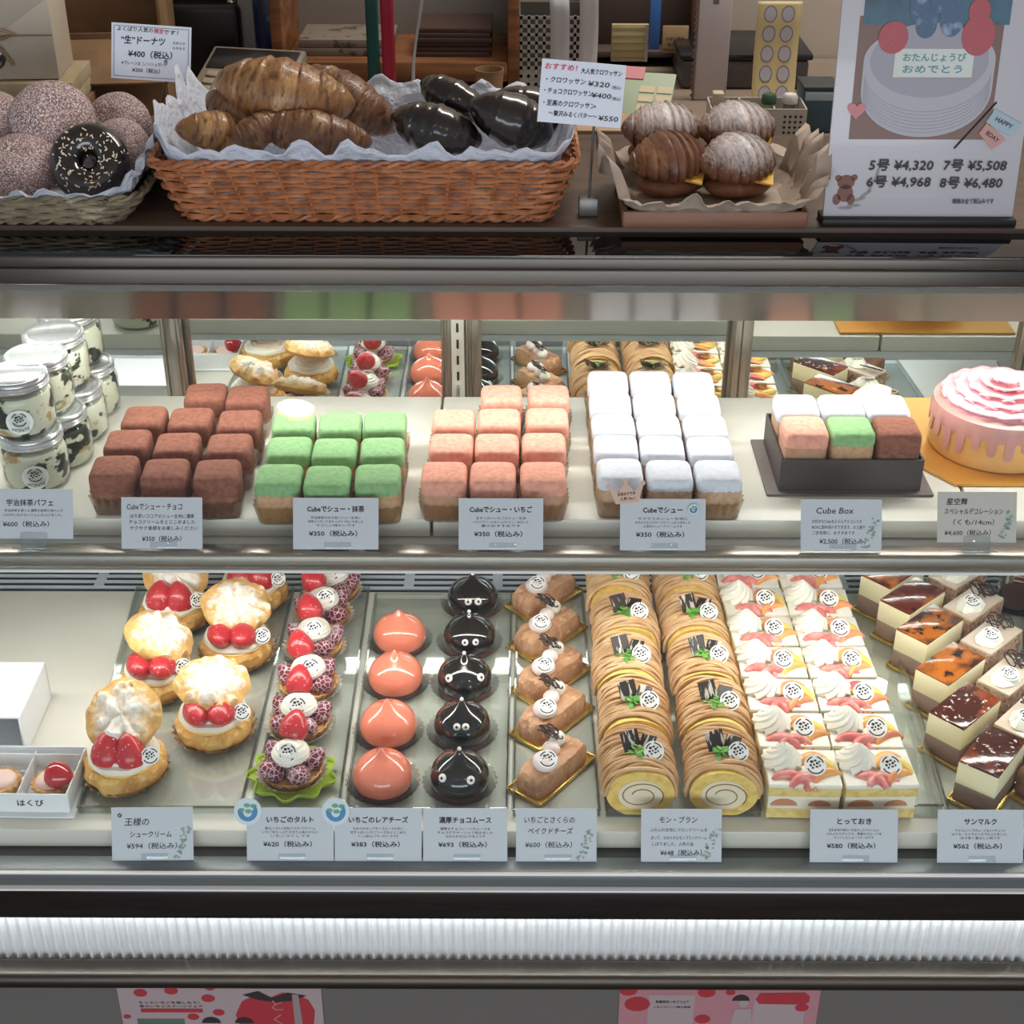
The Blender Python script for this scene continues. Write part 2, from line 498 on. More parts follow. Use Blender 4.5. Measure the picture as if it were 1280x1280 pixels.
# white boards lying on the shelves
M_board = mat('cream_shelf_board', 'dbd8cd', 0.3, spots=((3, 'd2cfc4', 0.4, 0.6),))
for x0, x1, lab in ((-0.905, -0.0945, 'white upper shelf board under the jars and the cocoa and matcha cubes'),
                    (-0.0915, 0.5355, 'white upper shelf board under the pink and white cubes'),
                    (0.5385, 0.905, 'white upper shelf board under the pink drip cake')):
    b = MB().rbox(((x0 + x1) / 2, 0, 0), (x1 - x0, 0.322, 0.024), 0.0025).build('shelf_board', M_board, loc=(0, 1.624, 0.816))
    tag(b, lab, 'shelf board', 'white boards on the upper shelf')
b = MB().rbox((0, 0, 0), (1.80, 0.486, 0.026), 0.003).build('shelf_board', M_board, loc=(0, 1.4935, 0.534))
tag(b, 'long cream board covering the lower shelf of the pastry case', 'shelf board')
UP, LO = 0.828, 0.547

# ------------------------------------------------------------------ stickers used on most pastries
M_stick = mat('sticker_paper', 'f4f2f0', 0.5)
M_ink = mat('dark_ink', '26262c', 0.6)
LOGO = [(-0.30, 0.32, 0.17, 0.14), (-0.42, 0.0, 0.13, 0.12), (0.02, 0.42, 0.15, 0.10), (0.18, 0.16, 0.13, 0.13),
        (-0.12, 0.04, 0.09, 0.12), (0.38, 0.30, 0.09, 0.10), (-0.26, -0.24, 0.12, 0.10), (0.12, -0.16, 0.15, 0.09), (0.40, -0.06, 0.08, 0.12)]
def logo_ink(mb, r, z, mi=1, M=None, bend=None):
    def put(pts, fs):
        vs = [(x * r, y * r, z) for x, y in pts]
        if bend: vs = [bend(*v) for v in vs]
        mb.add(vs, fs, mi, M)
    for x, y, a, b in LOGO:
        put([(x + a * math.cos(2 * PI * j / 8), y + b * math.sin(2 * PI * j / 8)) for j in range(8)], [tuple(range(8))])
    for a0, a1 in ((200, 330), (15, 75), (105, 160)):
        p = []
        for k in range(9):
            a = math.radians(a0 + (a1 - a0) * k / 8); p += [(0.72 * math.cos(a), 0.72 * math.sin(a)), (0.84 * math.cos(a), 0.84 * math.sin(a))]
        put(p, [(2 * k, 2 * k + 1, 2 * k + 3, 2 * k + 2) for k in range(8)])
STK = {}
def sticker(parent, x, y, z, rx, rz=0, r=0.0105, ry=0):
    if r not in STK:
        mb = MB().lathe([(0, 0), (r, 0), (r, 0.0007), (0, 0.0007)], 28, cap0=False, cap1=False)
        logo_ink(mb, r, 0.0009)
        o = mb.build('sticker', [M_stick, M_ink], parent); STK[r] = o
    else:
        o = STK[r].copy(); COL.objects.link(o); o.parent = parent
    o.location = (x, y, z); o.rotation_euler = (math.radians(rx), math.radians(ry), math.radians(rz))
    return o

def pleat_cup(r0, r1, h, n, amp, ex=2.0, ay=1.0, z0=0.0, wave=0.0):
    """pleated paper or film cup, open at the top"""
    rf = lambda a, r, z: (r * (1 + amp * (z / max(h, 1e-6)) * math.cos(n * a)), z + (wave * math.cos(n * a) if z > h * 0.8 else 0))
    m = n * 4
    return MB().lathe([(0, z0), (r0, z0), (r0 + (r1 - r0) * 0.45, z0 + h * 0.5), (r1, z0 + h)], m, rf, ex=ex, ay=ay, cap0=False, cap1=False)

# ------------------------------------------------------------------ cube pastries of the upper shelf
M_film = clear('cake_film', 'e6dcc8', 0.16, 0.7, 0.12, 1.5)
def cube_mats(kind):
    body, top, low = {'cocoa': ('94694c', '925a48', '7d4b3b'), 'matcha': ('c9a47c', '90ba82', '82ac75'),
                      'pink': ('c4967c', 'eeaa95', 'e39883'), 'sugar': ('cba98c', 'e2e4ec', 'd8dbe6')}[kind]
    return (mat('cube_crust_' + kind, body, 0.7, spots=((140, low if kind == 'cocoa' else 'b98a64', 0.42, 0.7),), bump=(220, 0.4, 0.001)),
            mat('cube_dust_' + kind, top, 0.85, spots=((170, low, 0.4, 0.65),), bump=(420, 0.5, 0.001)))
M_cup = mat('pleated_baking_paper', '8f7a63', 0.6, spots=((90, 'c9bda6', 0.45, 0.6),))
def cube_pastry(kind, film=True):
    t = thing('cube_cream_puff', '', 'cube pastry', (0, 0, 0), 0, {'cocoa': 'cocoa dusted cubes', 'matcha': 'matcha dusted cubes',
              'pink': 'strawberry pink cubes', 'sugar': 'powder sugar cubes'}[kind] + ('' if film else ' in the gift box'))
    mb_, mt = cube_mats(kind); a = 0.0262; seed = {'cocoa': 1, 'matcha': 2, 'pink': 3, 'sugar': 4}[kind]
    wob = lambda q, r, z: (r * (1 + 0.016 * nz(3 * math.cos(q) + seed, 3 * math.sin(q), z * 60)), z)
    low = {'cocoa': 0.027, 'matcha': 0.037, 'pink': 0.034, 'sugar': 0.037}[kind]
    MB().lathe([(0, 0.001), (0.0225, 0.001), (0.0247, 0.004), (0.0256, 0.012), (0.0258, 0.034), (0.0254, 0.042), (0.023, 0.049), (0, 0.0505)],
               72, wob, ex=7, cap0=False, cap1=False).build('crust', mb_, t)
    edge = lambda q, r, z: (r * (1 + 0.012 * nz(3 * math.cos(q) + seed, 3 * math.sin(q), 5)), z + (0.0025 * nz(9 * math.cos(q), 9 * math.sin(q), seed) if z < 0.043 else 0))
    MB().lathe([(0.0253, low), (0.0263, low + 0.0012), (0.0263, 0.0448), (0.0256, 0.0490), (0.0240, 0.0518), (0.0218, 0.0532), (0.012, 0.0538), (0, 0.0540)],
               72, edge, ex=7, cap0=False, cap1=False).build('dusted_top', mt, t)
    if film:
        pleat_cup(0.0250, 0.0292, 0.024, 20, 0.035, ex=5, wave=0.0016).build('film_cup', M_film, t)
    return t

def cubes(kind, rows, names, neighbours, rz):
    for i, row in enumerate(rows):
        for j, p in enumerate(row):
            q = on_z(p[0], p[1], UP + 0.0545); q.z = UP + 0.0005
            where = ('front row', 'second row from the front', 'third row from the front', 'fourth row from the front', 'back row')
            w = where[i] if i < len(rows) - 1 else 'back row'
            pos = neighbours[p[2]]
            place(cube_pastry, q, rz + RNG.uniform(-1.5, 1.5), '%s, %s, %s' % (names, w, pos), kind)
cubes('cocoa', [[(142, 580, 0), (206, 584, 1), (271, 585, 2)], [(159, 547, 0), (221, 551, 1), (286, 552, 2)],
                [(180, 517, 0), (238, 519, 1), (299, 522, 2)], [(257, 488, 1), (309, 491, 2)]],
      'brown cocoa dusted cube', ('on the jar side', 'in the middle column', 'on the matcha cube side'), 3)
cubes('matcha', [[(348, 591, 0), (409, 593, 1), (472, 591, 2)], [(361, 556, 0), (418, 558, 1), (478, 557, 2)],
                 [(367, 524, 0), (425, 525, 1), (481, 524, 2)]],
      'green matcha dusted cube', ('on the cocoa cube side', 'in the middle column', 'on the pink cube side'), 2)
cubes('pink', [[(555, 588, 0), (616, 588, 1), (679, 588, 2)], [(564, 552, 0), (621, 552, 1), (680, 551, 2)],
               [(567, 521, 0), (624, 520, 1), (684, 519, 2)], [(627, 490, 1), (686, 490, 2)]],
      'salmon pink strawberry cube', ('on the matcha cube side', 'in the middle column', 'on the white cube side'), 1)
cubes('sugar', [[(775, 584, 0), (837, 586, 1), (898, 586, 2)], [(770, 554, 0), (828, 555, 1), (888, 556, 2)],
                [(767, 527, 0), (824, 528, 1), (882, 529, 2)], [(763, 499, 0), (818, 500, 1), (874, 501, 2)],
                [(760, 472, 0), (813, 472, 1), (867, 473, 2)]],
      'white powder sugar cube', ('on the pink cube side', 'in the middle column', 'on the gift box side'), 0)

# pleated film strips standing along the outside of the cube groups are part of each cube's cup (above)

# gift box of six cubes
q = on_z(1061, 617, UP); bx = Vector((q.x, q.y + 0.062, UP + 0.0005))
M_box = mat('dark_brown_card', '4b4140', 0.5); M_boxin = mat('brown_card_inside', '6d5a50', 0.6)
t = thing('pastry_gift_box', 'dark brown open card box holding six cubes beside the pink cake', 'gift box', bx)
MB().rbox((0, 0, 0.0015), (0.198, 0.140, 0.003), 0.001).build('base_board', mat('base_card', '6b605a', 0.45), t)
mb = MB()
for c, d in (((0, -0.060, 0.0235), (0.168, 0.002, 0.041)), ((0, 0.060, 0.0235), (0.168, 0.002, 0.041)),
             ((-0.083, 0, 0.0235), (0.002, 0.120, 0.041)), ((0.083, 0, 0.0235), (0.002, 0.120, 0.041)), ((0, 0, 0.0125), (0.164, 0.118, 0.017))):
    mb.box(c, d)
mb.build('box_walls', M_box, t)
for k, (kind, x, y, lab) in enumerate((('pink', -0.0545, -0.030, 'pink cube in the front of the brown gift box'),
        ('matcha', 0, -0.030, 'green cube in the front of the brown gift box'), ('cocoa', 0.0545, -0.030, 'brown cube in the front of the brown gift box'),
        ('sugar', -0.0545, 0.029, 'white cube behind the pink cube in the brown gift box'), ('sugar', 0, 0.029, 'white cube behind the green cube in the brown gift box'),
        ('sugar', 0.0545, 0.029, 'white cube behind the brown cube in the brown gift box'))):
    o = place(cube_pastry, bx + Vector((x, y, 0.0215)), 0, lab, kind, False)
    o['group'] = 'cubes in the gift box'

# ------------------------------------------------------------------ parfait jars
M_jarglass = clear('jar_glass', 'f6faf7', 0.03, 0.8, 0.02, 3.0)
M_lid = mat('silver_jar_lid', 'c6c8ca', 0.25, 0.75)
M_parfait = mat('parfait_layers', 'dcd8c6', 0.6, spots=((26, 'c09a62', 0.57, 0.61), (32, '262c24', 0.53, 0.56), (60, '727c48', 0.64, 0.68)),
                stretch=(1, 1, 1.5), bump=(90, 0.4, 0.002))
def bend_jar(x, z, y):
    return (0.0402 * math.sin(x / 0.0402), -0.0402 * math.cos(x / 0.0402) - y, z)
def parfait_jar(with_sticker):
    t = thing('parfait_jar', '', 'jar', (0, 0, 0), 0, 'stacked parfait jars')
    MB().lathe([(0, 0.0005), (0.034, 0.0005), (0.0378, 0.004), (0.0395, 0.010), (0.0395, 0.046), (0.0375, 0.053), (0.0335, 0.058), (0.0335, 0.062)],
               48, cap0=False, cap1=False).build('jar_glass', M_jarglass, t)
    MB().lathe([(0, 0.004), (0.034, 0.004), (0.0375, 0.010), (0.0375, 0.044), (0.035, 0.050), (0.018, 0.053), (0, 0.052)], 40,
               lambda a, r, z: (r * (1 + 0.012 * nz(4 * math.cos(a), 4 * math.sin(a), z * 90)), z), cap0=False, cap1=False).build('parfait', M_parfait, t)
    MB().lathe([(0.0338, 0.0565), (0.0368, 0.0570), (0.0374, 0.0590), (0.0366, 0.0605), (0.0374, 0.0622), (0.0366, 0.0640), (0.0374, 0.0660),
                (0.0366, 0.0690), (0.0345, 0.0705), (0.0318, 0.0700), (0.0305, 0.0690), (0.0295, 0.0696), (0.0, 0.0700)], 56, cap0=False, cap1=False).build('lid', M_lid, t)
    if with_sticker:
        mb = MB(); r = 0.0155
        pts = [bend_jar(r * math.cos(2 * PI * j / 32), 0.025 + r * math.sin(2 * PI * j / 32), 0) for j in range(32)]
        mb.add(pts, [tuple(range(32))], 0)
        tr = lambda x, y, z: bend_jar(x, 0.0285 + y, 0.0003)
        logo_ink(mb, 0.0105, 0, 1, None, tr)
        vs, fs = letters('MONTE', 0.0058, 0.01)
        mb.add([bend_jar(v[0], 0.0148 + v[1] + 18 * v[0] * v[0], 0.0003) for v in vs], fs, 1)
        mb.build('sticker', [M_stick, M_ink], t)
    return t
JAR = [((50, 612), (38, 546)), ((86, 586), (66, 521)), ((103, 553), (0, 0)), ((121, 521), (0, 0))]
names = ('at the front of the jar stacks', 'in the second stack from the front', 'in the third stack from the front', 'in the rearmost stack')
for k, (x, y) in enumerate(((47, 604), (77, 577), (97, 546), (113, 515))):
    q = on_z(x, y, UP); q.y += 0.006; q.z = UP + 0.0005
    place(parfait_jar, q, RNG.uniform(-8, 8) + 10, 'lower parfait jar %s, carrying another jar' % names[k], k < 1)
    o = place(parfait_jar, q + Vector((-0.007 - 0.006 * (k > 0), 0.004, 0.0703)), 14 + 20 * k, 'upper parfait jar %s, on another jar' % names[k], k < 1)
for k, (x, y) in enumerate(((-40, 604), (-6, 577), (12, 546), (34, 515))):
    pass

# ------------------------------------------------------------------ pink drip cake on its gold board
q = on_z(1266, 598, UP); ck = Vector((q.x, q.y + 0.084, UP + 0.0005))
pts = []
for k in range(8):
    a = math.radians(22.5 + 45 * k); pts.append((0.128 * math.cos(a), 0.128 * math.sin(a)))
o = MB().prism([(-0.128, 0.13), (-0.128, -0.03), (-0.075, -0.105), (0.10, -0.105), (0.128, -0.03), (0.128, 0.13)], 0.0, 0.003).build(
    'cake_board', mat('gold_card', 'd9a24a', 0.3, 0.6), loc=ck)
tag(o, 'gold cake board under the pink drip cake', 'cake board')
ck.z += 0.0035
t = thing('drip_cake', 'round pink drip cake with ruffled cream top on a gold board', 'cake', ck)
MB().lathe([(0, 0), (0.080, 0), (0.082, 0.003), (0.082, 0.058), (0, 0.058)], 64, cap0=False, cap1=False).build(
    'cake_side', mat('custard_side', 'f3bd72', 0.5, spots=((20, 'f7c98d', 0.4, 0.6),)), t)
def drip(a, r, z):
    if z < 0.04:
        u = 26 * a / (2 * PI); p = abs(u - math.floor(u + 0.5)) / 0.30
        l = 0.010 + 0.022 * min(1, max(0, 0.5 + 0.9 * nz(math.floor(u + 0.5) % 26 * 3.7, 1.3)))
        s = math.sqrt(max(0, 1 - p ** 4)) if p < 1 else 0.0
        return (r * (1 + 0.012 * s), 0.040 - l * s)
    return r, z
MB().lathe([(0.0815, 0.0), (0.0835, 0.02), (0.0845, 0.046), (0.082, 0.060), (0.074, 0.064), (0, 0.064)], 26 * 16, drip, cap0=False, cap1=False).build(
    'pink_glaze', mat('pink_glaze', 'd79a92', 0.35, coat=0.3), t)
mb = MB()
for ring, (r, z, n, h) in enumerate(((0.066, 0.063, 15, 0.016), (0.051, 0.069, 12, 0.016), (0.036, 0.075, 9, 0.016), (0.021, 0.081, 6, 0.015), (0.007, 0.086, 3, 0.013))):
    for k in range(n):
        a0 = 2 * PI * (k + 0.5 * (ring % 2)) / n; wd = 2 * PI / n * 0.75
        def petal(u, v, r=r, z=z, a0=a0, wd=wd, h=h, k=k):
            a = a0 + (u - 0.5) * 2 * wd
            rr = r + 0.012 * (v - 0.35) + 0.0016 * math.sin(9 * u + k)
            return (rr * math.cos(a), rr * math.sin(a), z + h * 0.75 * v * (1 - 1.4 * (u - 0.5) ** 2) - 0.004 * v * v)
        mb.grid(petal, 10, 5)
mb.lathe([(0, 0.080), (0.03, 0.078), (0.06, 0.070), (0.076, 0.062), (0.06, 0.060)], 40, cap0=False, cap1=False)
mb.build('ruffled_cream', mat('pink_cream', 'f3bcc4', 0.5, sss=0.1), t, thick=0.0022)

# ------------------------------------------------------------------ shared bits of the lower shelf pastries
M_cream = mat('whipped_cream', 'efece0', 0.5, sss=0.15, bump=(60, 0.15, 0.001))
M_choux = mat('choux_crust', 'e3b567', 0.6, spots=((55, 'c98f45', 0.42, 0.68), (120, 'f0cf8d', 0.55, 0.7)), bump=(110, 1.0, 0.003))
M_lidchoux = mat('sugared_choux', 'e0b26a', 0.65, spots=((60, 'c99551', 0.45, 0.7),), bump=(110, 1.0, 0.002), top=(0.015, 0.025, 'f3eee6', 0.018))
M_custard = mat('custard', 'f4d27c', 0.45, sss=0.1)
M_berry = mat('strawberry', 'c22f36', 0.28, spots=((230, 'e8999a', 0.24, 0.12, 'v'),), bump=(190, 0.6, 0.001), coat=0.3)
M_sugarberry = mat('sugared_strawberry', '7a2434', 0.5, spots=((170, 'e0d2da', 0.09, 0.02, 'e'), (40, 'cdbcc6', 0.54, 0.8)), bump=(170, 0.5, 0.001))
M_kraftcup = mat('brown_pleated_cup', 'a48663', 0.6, spots=((120, 'd7c7a7', 0.45, 0.6),))
M_whitecup = mat('white_pleated_cup', 'ded9cf', 0.6)
M_gold = mat('gold_board', 'd8b45c', 0.25, 0.75)
M_choc = mat('chocolate_deco', '35241f', 0.35)
M_tray = clear('clear_tray', 'f7faf9', 0.05, 0.7, 0.02, 2.0)

BERRY = [(0, -0.002), (0.006, -0.0022), (0.0115, 0.0005), (0.0135, 0.006), (0.0128, 0.0125), (0.0100, 0.019), (0.0062, 0.0245), (0.0025, 0.0275), (0, 0.028)]
def berry_mb(s=1.0, M=None, mb=None):
    mb = mb or MB()
    return mb.lathe([(r * s, z * s) for r, z in BERRY], 20, lambda a, r, z: (r * (1 + 0.05 * math.cos(2 * a + 1)), z), M=M, cap0=False, cap1=False)

BC = {}
def berry(parent, x, y, z, rx, ry, rz, s=1.0, m=None, name='strawberry'):
    key = (m or M_berry).name
    if key not in BC:
        o = berry_mb().build(name, m or M_berry, parent); BC[key] = o
    else:
        o = BC[key].copy(); COL.objects.link(o); o.parent = parent
    o.location = (x, y, z); o.rotation_euler = tuple(math.radians(v) for v in (rx, ry, rz)); o.scale = (s, s, s)
    return o

def lump(seed, amp, f):
    return lambda a, r, z: (r * (1 + amp * nz(f * math.cos(a) + seed, f * math.sin(a) - seed, z * 45)), z * (1 + 0.6 * amp * nz(f * math.cos(a) - seed, f * math.sin(a), 7)))

def back_limit(q, r):
    q.y = min(q.y, 1.752 - r)
    return q

# ------------------------------------------------------------------ clear trays
def tray(label, pts, h=0.010, thick=0.0016, z=LO):
    """pts: front-left, front-right, back-right, back-left (pixels on the shelf)"""
    P = [on_z(x, y, z) for x, y in pts]
    c = sum(P, Vector()) / 4; c.z = z + 0.0008
    P = [p - c for p in P]
    mb = MB().prism([(p.x, p.y) for p in P], 0.0, thick)
    inner = [(p.x * 0.985, p.y * 0.99) for p in P]
    for k in range(4):
        a, b = Vector((P[k].x, P[k].y, 0)), Vector((P[(k + 1) % 4].x, P[(k + 1) % 4].y, 0))
        n = Vector((0, 0, 1)).cross(b - a).normalized() * 0.0022
        mb.add([a, b, b + Vector((0, 0, h)), a + Vector((0, 0, h)), a + n, b + n, b + n + Vector((0, 0, h)), a + n + Vector((0, 0, h))],
               [(0, 1, 2, 3), (5, 4, 7, 6), (3, 2, 6, 7)])
        mb.tube([a + Vector((0, 0, h)), b + Vector((0, 0, h))], 0.0016, 6)
    o = mb.build('clear_tray', M_tray, loc=c)
    return tag(o, label, 'tray', 'clear trays on the lower shelf')
tray('clear plastic tray under the cream puffs', [(98, 1018), (302, 1018), (368, 742), (172, 742)])
tray('clear plastic tray under the strawberry tarts', [(314, 1020), (424, 1020), (462, 742), (378, 742)])
tray('clear plastic tray under the coral and black mousse domes', [(432, 1020), (634, 1020), (640, 750), (470, 750)])
tray('clear plastic tray under the baked cheese cakes', [(641, 1022), (750, 1022), (728, 744), (646, 744)])
tray('clear plastic tray under the chestnut rolls', [(757, 1022), (951, 1022), (905, 744), (735, 744)])
tray('tall clear plastic container around the fruit shortcakes', [(962, 1024), (1176, 1024), (1096, 744), (912, 744)], h=0.020)
tray('clear plastic tray under the caramel topped cakes', [(1184, 1024), (1420, 1024), (1300, 744), (1104, 744)])

# ------------------------------------------------------------------ cream puffs
def cream_puff(tilt, lift, back, berries, seed, spin=0):
    t = thing('cream_puff', '', 'cream puff', (0, 0, 0), 0, 'strawberry cream puffs')
    pleat_cup(0.036, 0.050, 0.013, 26, 0.05, wave=0.0012).build('paper_cup', M_kraftcup, t)
    MB().lathe([(0, 0.001), (0.036, 0.002), (0.044, 0.008), (0.0475, 0.017), (0.046, 0.026), (0.041, 0.031), (0.034, 0.0305), (0, 0.029)],
               56, lump(seed, 0.12, 3.6), cap0=False, cap1=False).build('choux_base', M_choux, t)
    MB().lathe([(0.039, 0.029), (0.0405, 0.0325), (0.036, 0.0355), (0, 0.036)], 40, lump(seed + 3, 0.05, 2.5), cap0=False, cap1=False).build('custard', M_custard, t)
    cr = MB()
    for k in range(4):
        rr = 0.036 - 0.0075 * k; zz = 0.036 + 0.0042 * k
        cr.tube([(rr * math.cos(2 * PI * j / 28), rr * math.sin(2 * PI * j / 28), zz + 0.0011 * math.sin(7 * 2 * PI * j / 28 + k)) for j in range(28)], 0.0052, 7, closed=True)
    cr.lathe([(0, 0.044), (0.03, 0.042), (0.034, 0.036)], 28, cap0=False, cap1=False)
    cr.build('whipped_cream', M_cream, t)
    # lid behind the berries
    L = TR(0, back, 0.047 + lift, tilt, 0, spin)
    lid = MB().lathe([(0.0, 0.0), (0.030, -0.001), (0.0405, 0.002), (0.0445, 0.008), (0.042, 0.0135), (0.037, 0.0175), (0.031, 0.0205), (0.024, 0.023), (0.014, 0.0255), (0, 0.026)], 72,
                     lambda a, r, z: (r * (1 + 0.10 * nz(2.6 * math.cos(a) + seed, 2.6 * math.sin(a), z * 70)),
                                      z + (0.016 * (abs(nz(62 * r * math.cos(a) + seed, 62 * r * math.sin(a), 3)) - 0.25) if z > 0.012 else 0)), cap0=False, cap1=False).build('choux_lid', M_lidchoux, t)
    lid.matrix_local = L
    for (x, y, z, rx, ry, s) in berries:
        berry(t, x, y, z, rx, ry, 0, s)
    sticker(t, 0.0385, -0.0205, 0.050, 60, 26)
    return t
UPR = [(-0.0145, -0.021, 0.036, -20, 6, 1.38), (0.0145, -0.021, 0.036, -18, -6, 1.38)]      # upright berries
LIE = [(-0.0145, -0.014, 0.050, 74, 10, 1.26), (0.0145, -0.014, 0.050, 76, -10, 1.26)]          # berries peeping out
place(cream_puff, on_z(160, 970, LO + .0025), -4, 'open strawberry cream puff nearest the price cards, beside the box of tartlets', 40, 0.021, 0.024, tuple(UPR), 1)
place(cream_puff, on_z(270, 918, LO + .0025), 2, 'cream puff with closed lid and thin berry gap, nearest the strawberry tarts', 14, 0.014, 0.012, tuple(LIE), 2, 40)
place(cream_puff, on_z(201, 860, LO + .0025), -2, 'cream puff with heavy sugar on its lid, behind the open front cream puff', 24, 0.016, 0.014, tuple(LIE), 3, 80)
place(cream_puff, on_z(298, 822, LO + .0025), 0, 'cream puff with pale lid behind the closed cream puff, beside the tarts', 26, 0.017, 0.016, tuple(LIE), 4, 20)
place(cream_puff, on_z(221, 777, LO + .0025), -3, 'cream puff with upright bare berries and lid tipped far back', 62, 0.012, 0.030, tuple(UPR), 5, 10)
place(cream_puff, back_limit(on_z(318, 752, LO + .0025), 0.040), 2, 'rearmost cream puff with two upright berries, beside the tart row', 44, 0.014, 0.022, tuple(UPR), 6, 60)

# ------------------------------------------------------------------ strawberry tarts
def strawberry_tart(seed, lime):
    t = thing('strawberry_tart', '', 'tart', (0, 0, 0), 0, 'strawberry tarts')
    pleat_cup(0.027, 0.041, 0.015, 30, 0.05, wave=0.001).build('paper_cup', M_whitecup, t)
    MB().lathe([(0, 0.001), (0.0275, 0.001), (0.0365, 0.0185), (0.0345, 0.0190), (0.031, 0.0150), (0, 0.0145)], 120,
               lambda a, r, z: (r * (1 + 0.025 * math.cos(24 * a)), z), cap0=False, cap1=False).build('tart_shell', mat('tart_shell', 'c89a5c', 0.65, spots=((90, 'a8763f', 0.45, 0.65),), bump=(200, 0.5, 0.001)), t)
    for k, az in enumerate((-128, -52, 26, 154)):
        a = math.radians(az + 6 * math.sin(seed * 3 + k))
        berry(t, 0.017 * math.cos(a), 0.017 * math.sin(a), 0.018, 52, 0, az + 90, 1.02, M_sugarberry, 'sugared_strawberry')
    cr = MB()
    for k in range(5):
        rr = (0.0165, 0.0185, 0.0175, 0.0145, 0.009)[k]; zz = 0.0345 + 0.0036 * k
        cr.tube([(rr * math.cos(2 * PI * j / 24) + 0.0007 * k, rr * math.sin(2 * PI * j / 24) - 0.001, zz + 0.0022 * j / 24) for j in range(24)], 0.0040, 7, closed=True)
    cr.lathe([(0, 0.054), (0.011, 0.052), (0.016, 0.044), (0.015, 0.032), (0.010, 0.016)], 24, cap0=False, cap1=False)
    cr.build('whipped_cream', M_cream, t)
    berry(t, -0.004, 0.016, 0.0475, 40, -12, 190 + 8 * seed, 1.22)
    sticker(t, 0.0035, -0.0145, 0.0505, 50, 6 * math.sin(seed), 0.0118)
    if lime:
        pts = [(0.050 * (1 + 0.10 * math.cos(9 * a) + 0.05 * nz(3 * math.cos(a), 3 * math.sin(a))) * math.cos(a), 0.046 * (1 + 0.10 * math.cos(9 * a)) * math.sin(a)) for a in [2 * PI * j / 72 for j in range(72)]]
        rr = [[(x * k, y * k, 0.0006 + z) for x, y in pts] for k, z in ((0.3, 0), (0.75, 0.0), (0.95, 0.004), (1.0, 0.010))]
        MB().rings(rr, cap0=True).build('lime_doily', mat('lime_doily', 'b4cf4a', 0.6), t, thick=0.0006)
    return t
for k, (x, y, lab) in enumerate(((366, 973, 'strawberry tart on a lime green doily at the front of the tarts'),
        (376, 914, 'strawberry tart second from the front of the tart row'), (387, 866, 'strawberry tart third from the front of the tart row'),
        (394, 818, 'strawberry tart third from the back of the tart row'), (405, 779, 'strawberry tart second from the back of the tart row'),
        (418, 741, 'strawberry tart at the back end of the tart row'))):
    place(strawberry_tart, back_limit(on_z(x, y, LO + .0025), 0.036), RNG.uniform(-14, 14), lab, k, k == 0)

# ------------------------------------------------------------------ mousse domes
DOME = [(0, 0.006), (0.0310, 0.0062), (0.0338, 0.010), (0.0349, 0.0165), (0.0342, 0.0235), (0.0312, 0.0310), (0.0258, 0.0375), (0.0185, 0.0425),
        (0.0115, 0.0462), (0.0068, 0.0495), (0.0040, 0.0528), (0.0020, 0.0556), (0, 0.0568)]
def dome_r(z):
    for (r0, z0), (r1, z1) in zip(DOME[2:], DOME[3:]):
        if z0 <= z <= z1: return r0 + (r1 - r0) * (z - z0) / (z1 - z0)
    return 0.03
def mousse_dome(kind, eyes=None):
    black = kind == 'black'
    t = thing('mousse_dome', '', 'mousse cake', (0, 0, 0), 0, 'black chocolate mousse domes' if black else 'coral strawberry mousse domes')
    pleat_cup(0.033, 0.0435, 0.010, 30, 0.028, wave=0.0008).build('clear_cup', clear('clear_cup', 'f4f4f2', 0.12, 0.75, 0.08, 1.6), t)
    MB().lathe([(0, 0.001), (0.0325, 0.001), (0.0335, 0.004), (0.0325, 0.0085), (0, 0.009)], 40, cap0=False, cap1=False).build('biscuit_base', mat('biscuit_base', '5b3a30', 0.6), t)
    MB().lathe(DOME, 56, lambda a, r, z: (r * (1 + 0.008 * math.cos(a + 1)), z), cap0=False, cap1=False).build(
        'glaze', mat('black_glaze', '17110f', 0.10, coat=1.0) if black else mat('coral_glaze', 'f28a6e', 0.16, coat=0.9, sss=0.05), t, angle=80)
    if black:
        MB().ball((0, 0, 0.0560), (0.0024, 0.0024, 0.0028), 12, 8).build('white_tip', mat('icing_white', 'f4f2ec', 0.4), t)
        az, z, rad = eyes
        for s in (-1, 1):
            a = math.radians(-90 + s * az); r = dome_r(z)
            nrm = Vector((math.cos(a), math.sin(a), 0.55)).normalized()
            q = nrm.to_track_quat('Z', 'Y').to_matrix().to_4x4()
            e = MB().lathe([(rad, -0.0006), (rad * 0.98, 0.0006), (rad * 0.7, 0.0014), (0, 0.0017)], 18, cap0=False, cap1=False).build('eye', MATS['icing_white'], t)
            e.matrix_local = Matrix.Translation((r * math.cos(a), r * math.sin(a), z)) @ q
            MB().lathe([(rad * 0.38, 0.0014), (rad * 0.3, 0.0021), (0, 0.0022)], 12, cap0=False, cap1=False).build('pupil', M_ink, e)
    return t
for k, (x, y, lab) in enumerate(((479, 983, 'coral mousse dome at the front of its row, nearest the price cards'), (486, 920, 'coral mousse dome second from the front of its row'),
                                 (495, 858, 'coral mousse dome third from the front, before the rearmost'), (500, 806, 'coral mousse dome at the back of its row'))):
    place(mousse_dome, on_z(x, y, LO + .0025), 20 * k, lab, 'coral')
